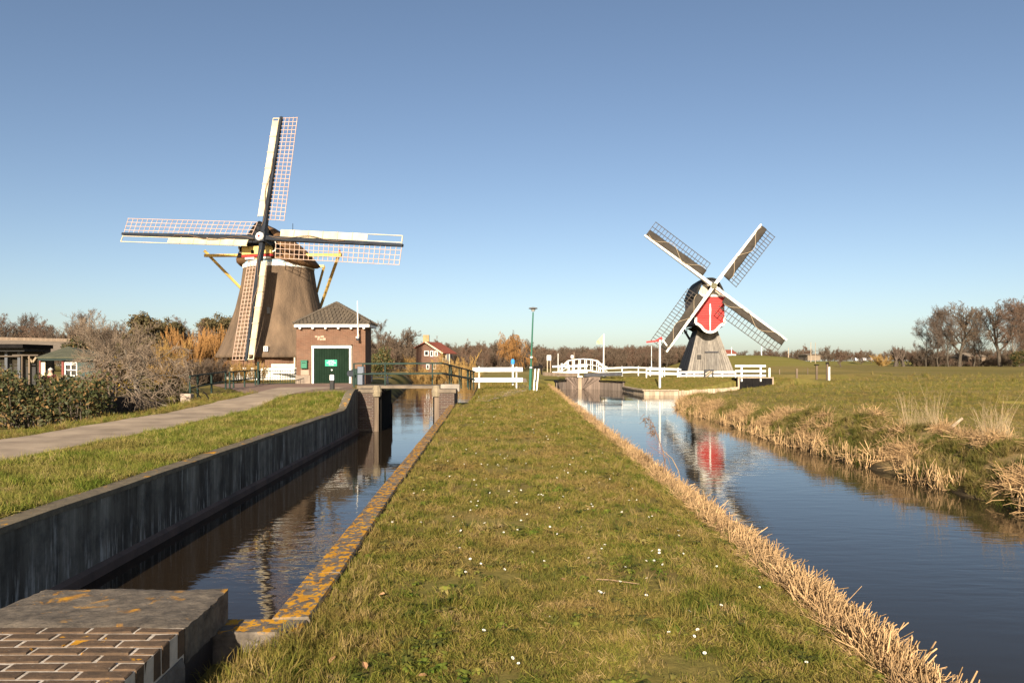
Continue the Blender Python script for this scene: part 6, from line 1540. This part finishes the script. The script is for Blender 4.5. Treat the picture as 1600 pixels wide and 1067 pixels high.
mk('bank_grass', fill(24000, 7.7, 11.0, 9.5, 50, lambda X, Y: right_bank_mask(X, Y) & (sr_(X, Y) > .04) & (sr_(X, Y) < 1.9) & (nb(X, Y) < .30) & (nz(X*1.5, Y*1.5) > -.6), 1.2), dark_t+dark_t+long_t[:1]+lush_t[:1], .45, 1.15, .02, .5)
mk('yard_grass', fill(9000, 8.5, 24, 55, 72, lambda X, Y: (sr_(X, Y) > .5) & ~right_bank_mask(X, Y), 0), lawn, 1.5, 3.2, 0, .4)
def rosette(name, nl, L, wd):
    V = []; Fq = []; bc = []
    for k in range(nl):
        a = k*6.28/nl+rgn.uniform(-.3, .3); l = L*rgn.uniform(.6, 1.2); c, s_ = math.cos(a), math.sin(a); o = len(V)
        for t, w_, z in ((.08, .25, .004), (.45, 1.0, .022), (.8, .85, .02), (1.0, .1, .008)):
            V += [(c*l*t-s_*wd*w_/2, s_*l*t+c*wd*w_/2, z), (c*l*t+s_*wd*w_/2, s_*l*t-c*wd*w_/2, z)]
        Fq += [(o+2*i, o+2*i+1, o+2*i+3, o+2*i+2) for i in range(3)]; bc += [rgn.rand()*.5]*8
    return mesh_np(name, V, [np.array(Fq)], blade_dark if nl > 8 else blade_lush, {'bc': bc})
weeds = [rosette('weed_rosette%d' % k, n_, L_, w_) for k, (n_, L_, w_) in enumerate(((9, .075, .018), (7, .05, .022), (12, .06, .012), (6, .035, .02)))]
mk('lawn_weeds', fill(2600, -2.4, 2.6, 3.0, 26, lambda X, Y: strip(X, Y) & (rough2(X*2+5, Y*2, .4, 4) > .05), 1.5), weeds, .6, 1.2, .02, .2, lift=.012)
mk('meadow_tufts', fill(1500, 9.5, 70, 12, 110, lambda X, Y: rbk(X, Y) & (X < Y*.68+2) & (rough2(X*.7, Y*.4, .3, 4) > .12), 1.2), long_t, .9, 1.9, .02, .3)
# cut reed edge along the mown strip
reed = [stalks('reed_clump%d' % k, 15, .07, .29, .09, .0055, .46, straw, .30) for k in range(4)]
reed_lie = [stalks('straw_heap%d' % k, 16, .18, .42, .14, .0062, .5, straw, .85) for k in range(4)]
stubs = [stalks('reed_stub%d' % k, 7, .16, .40, .10, .0085, .22, straw, .12) for k in range(3)]
dryg = [stalks('dry_grass%d' % k, 14, .5, 1.25, .16, .0028, .16, M('dry_grass', (.48, .36, .22), (.38, .27, .15), 5, .9), .1) for k in range(2)]
redge = lambda X, Y: (X < 5) & (sr_(X, Y) > -.12+.05*np.sin(Y*2.1)) & (sr_(X, Y) < .40+.10*np.sin(Y*1.3)+.06*np.sin(Y*3.9))
mk('cut_reeds', fill(24000, 2.2, 3.9, 3.0, 66, lambda X, Y: redge(X, Y) & (rough2(X*2.2, Y*1.1+5, .5, 4) > -.18), 1.35), reed, .55, 1.15, .006, .32, lift=.0, sz=lambda X, Y: np.clip(.85+.75*rough2(X*3, Y*1.6, .5, 4), .35, 1.12))
mk('reed_gap_grass', fill(2600, 2.1, 3.6, 3.0, 50, lambda X, Y: (X < 5) & (sr_(X, Y) > .02) & (sr_(X, Y) < .6), 1.35), dark_t, .5, 1.0, .005, .4)
mk('reed_litter', fill(9000, 2.0, 3.8, 3.0, 60, lambda X, Y: (X < 5) & (sr_(X, Y) > .15) & (sr_(X, Y) < .58), 1.35), reed_lie, .35, .7, .006, .3)
# far bank: straw heaps, standing stubs, dry grass
mk('straw_litter', fill(9000, 7.6, 10.6, 10, 45, lambda X, Y: right_bank_mask(X, Y) & (sr_(X, Y) > .25) & (sr_(X, Y) < 1.75) & (nb(X, Y) > .06), 1.2), reed_lie, .5, 1.0, .004, .4, lift=.03)
mk('reed_stubs', fill(2300, 7.4, 9.4, 10, 44, lambda X, Y: right_bank_mask(X, Y) & (sr_(X, Y) > -.10) & (sr_(X, Y) < .22) & (nb(X, Y*1.4) > -.22), 1.1), stubs, .7, 1.15, .004, .18)
mk('dry_grasses', fill(900, 8.8, 12.5, 12, 30, lambda X, Y: (rough2(X, Y, .4, 3) > .45) & (sr_(X, Y) > 1.1) & (sr_(X, Y) < 3.2) & (Y < 21), 1.0), dryg, .45, .85, 0, .12)
# single long reed stem and tall dry weed at the water's edge
wd_ = thing('reed_plume', 'tall dry weed with a drooping brown plume at the water edge', 'plant', atz(1040, -.6, 13.6))
q = Vector((at(1046, 0, 13.6).x, 13.6, -.6)); rp_ = random.Random(4)
mb = MB(); mb.tube([q, at(1036, 705, 13.6), at(1027, 680, 13.6), at(1020, 662, 13.6), at(1010, 652, 13.6)], [.010, .009, .007, .006, .004], 5); mb.build('stem', M('weed_brown', (.22, .13, .09), (.16, .1, .07), 4, .9), wd_)
mb = MB()
for k in range(70):
    t = rp_.random(); p = at(1006+18*t, 650+28*t, 13.6)+Vector((rp_.gauss(0, .03), rp_.gauss(0, .05), rp_.gauss(0, .03))); d = Vector((-.3+rp_.gauss(0, .5), rp_.gauss(0, .5), -.4+rp_.gauss(0, .5)))*.10; mb.tube([p, p+d], [.006, .002], 3, cap=False)
mb.build('plume', M('plume_brown', (.20, .125, .085), (.14, .09, .06), 5, .95), wd_)
wd2 = thing('reed_stalk', 'bent pale reed stalk arching over the water beside the plumed weed', 'plant', atz(1062, -.6, 13.2))
MB().tube([at(1064, 756, 13.2), at(1060, 735, 13.2), at(1050, 716, 13.2), at(1036, 704, 13.2)], [.008, .007, .006, .004], 5).build('stalk', straw, wd2)
mb = MB(); mb.tube([at(1052, 748, 13.3), at(1044, 715, 13.3), at(1014, 696, 13.3)], [.007, .006, .003], 5); mb.tube([at(1037, 738, 13.4), at(1042, 705, 13.4)], [.007, .004], 5); mb.build('side_stalk', M('weed_brown', (0, 0, 0)), wd2)
# loose white birch stick lying on the far bank
sk_ = MB(); sk_.tube([at(1476, 677, 17.2), at(1504, 653, 17.0)], [.035, .028], 7); tag(sk_.build('bleached_stick', palewood), 'bleached stick poking up out of the straw on the far bank', 'stick')
# a fallen twig in the lawn
tw = MB(); a_, b_ = at(932, 906, 5.9), at(1000, 909, 5.8); a_.z = tz(a_.x, a_.y)+.03; b_.z = tz(b_.x, b_.y)+.03
tw.tube([a_, a_.lerp(b_, .3)+Vector((0, .012, .004)), a_.lerp(b_, .6)+Vector((0, -.008, .006)), b_], [.0042, .0036, .003, .002], 5); tag(tw.build('fallen_twig', M('twig_pale', (.34, .22, .14), (.26, .17, .1), 5, .9)), 'thin pale twig lying in the mown grass', 'twig')
# dead leaves
lp_ = [(508, 922), (596, 934), (520, 1037), (466, 1015), (570, 1046), (880, 913), (660, 1065)]
lm = bpy.data.meshes.new('dead_leaf'); lm.from_pydata([(-.028, 0, .006), (-.01, .016, .014), (.018, .012, .02), (.034, 0, .008), (.016, -.015, .012), (-.012, -.014, .016), (0, 0, .004)], [], [(6, 0, 1), (6, 1, 2), (6, 2, 3), (6, 3, 4), (6, 4, 5), (6, 5, 0)]); lm.materials.append(deadleaf)
for px, py in lp_:
    dd = 1.65*F/(py-HY); p = atz(px, 0, dd); o = link('dead_leaf', lm); o.location = (p.x, p.y, tz(p.x, p.y)+.018); o.rotation_euler = (rp_.uniform(-.4, .4), rp_.uniform(-.4, .4), rp_.uniform(0, 6)); tag(o, 'curled tan dead leaf lying in the short grass', 'leaf', 'dead leaves in the grass')
# daisies: those the photo shows in the near grass by name, others scattered
dv = []; df = []; dmi = []
for k in range(12):
    a = k*math.pi/6; c, s = math.cos(a), math.sin(a); o_ = len(dv)
    dv += [(.003*c, .003*s, .0), (.011*c-.0026*s, .011*s+.0026*c, .002), (.0125*c, .0125*s, .001), (.011*c+.0026*s, .011*s-.0026*c, .002)]; df.append((o_, o_+1, o_+2, o_+3)); dmi.append(0)
o_ = len(dv); dv += [(.0045*math.cos(k*math.pi/3), .0045*math.sin(k*math.pi/3), .002) for k in range(6)]+[(0, 0, .0045)]
for k in range(6): df.append((o_+k, o_+(k+1) % 6, o_+6)); dmi.append(1)
dme = bpy.data.meshes.new('daisy'); dme.from_pydata(dv, [], df); dme.materials.append(petal); dme.materials.append(pollen); dme.polygons.foreach_set('material_index', dmi); dme.update()
marked = [(718, 865), (787, 841), (940, 868), (939, 939), (969, 919), (1010, 886), (1010, 942), (1010, 914), (860, 975), (801, 1044), (756, 997), (810, 1053), (1078, 967), (1127, 957), (1045, 1005), (1090, 1001), (1101, 1040), (1260, 1035), (1187, 902), (1120, 880), (735, 806), (745, 800), (723, 825), (708, 816), (787, 842), (874, 803), (924, 796), (926, 800), (1030, 868), (1022, 885), (613, 823), (699, 841), (1085, 1012), (936, 935), (944, 938), (880, 785), (958, 746), (760, 756), (744, 767), (1026, 830), (1060, 828), (1061, 835), (870, 757)]
rd = random.Random(12)
allp = [(1.65*F/(py-HY), px) for px, py in marked]
while len(allp) < 175:
    d = 6*(45/6)**rd.random(); x = rd.uniform(-KU*d-.9, 1.7); allp.append((d, x/d*F+CXP))
for d, px in allp:
    p = atz(px, 0, d); o = link('daisy', dme); sc_ = rd.uniform(.62, .9)*(1+.018*max(d-8, 0))
    o.location = (p.x, p.y, tz(p.x, p.y)+rd.uniform(.035, .05)*(1 if d < 10 else 1.25)); o.scale = (sc_, sc_, sc_); o.rotation_euler = (R(rd.uniform(8, 42)), rd.uniform(-.3, .3), rd.uniform(-1.0, 1.0)); tag(o, 'small white daisy in the short grass', 'daisy', 'daisies in the mown grass')
# ------------------------------------------------------------------ far woods as masses
def wood(name, rows, keys, seed):
    """rows: (px0, px1, n, d0, d1, y_top0, y_top1)"""
    rg = np.random.RandomState(seed); P = []; Rr = []; Sc = []; I = []
    ms = [PROTO[k][1] for k in keys]+[PROTO[k][0] for k in keys]
    for px0, px1, n, d0, d1, yt0, yt1 in rows:
        for i in range(n):
            px = px0+(px1-px0)*(i+rg.rand())/n; d = rg.uniform(d0, d1); k = rg.randint(len(keys)); X = (px-CXP)/F*d; z = tz(X, d)-.2
            key = keys[k]
            if key not in HC: HC[key] = max(v.co.z for v in PROTO[key][1].vertices)
            top = EYE+(HY-(yt0+(yt1-yt0)*(px-px0)/(px1-px0)+rg.uniform(-3.5, 5)))/F*d; s = max((top-z)/HC[key], .1); r = rg.rand()*6.28; wv_ = s*rg.uniform(1.0, 1.5)
            for kk in (k, k+len(keys)): P.append((X, d, z)); Rr.append((0, 0, r)); Sc.append((wv_, wv_, s)); I.append(kk)
    return scatter(name, P, Rr, np.array(Sc), I, ms)
wood('far_woodland', [(835, 1075, 110, 190, 260, 543, 540), (835, 1075, 70, 180, 200, 552, 550), (560, 850, 80, 170, 250, 535, 540), (690, 850, 40, 145, 165, 548, 550)], ['round', 'oak', 'thicket', 'birch'], 3)
wood('distant_treeline', [(1060, 1440, 90, 345, 480, 549, 548), (1400, 1700, 60, 262, 300, 546, 546), (1428, 1600, 70, 236, 246, 562, 560), (-120, 330, 34, 110, 170, 505, 512), (-500, -100, 30, 110, 200, 500, 505), (1680, 2100, 30, 250, 300, 500, 500), (240, 700, 80, 110, 180, 530, 540)], ['round', 'oak', 'thicket'], 5)
wood('pond_side_scrub', [(590, 745, 26, 112, 122, 572, 574), (250, 345, 22, 46, 58, 560, 560)], ['osier_pale', 'thicket'], 6)
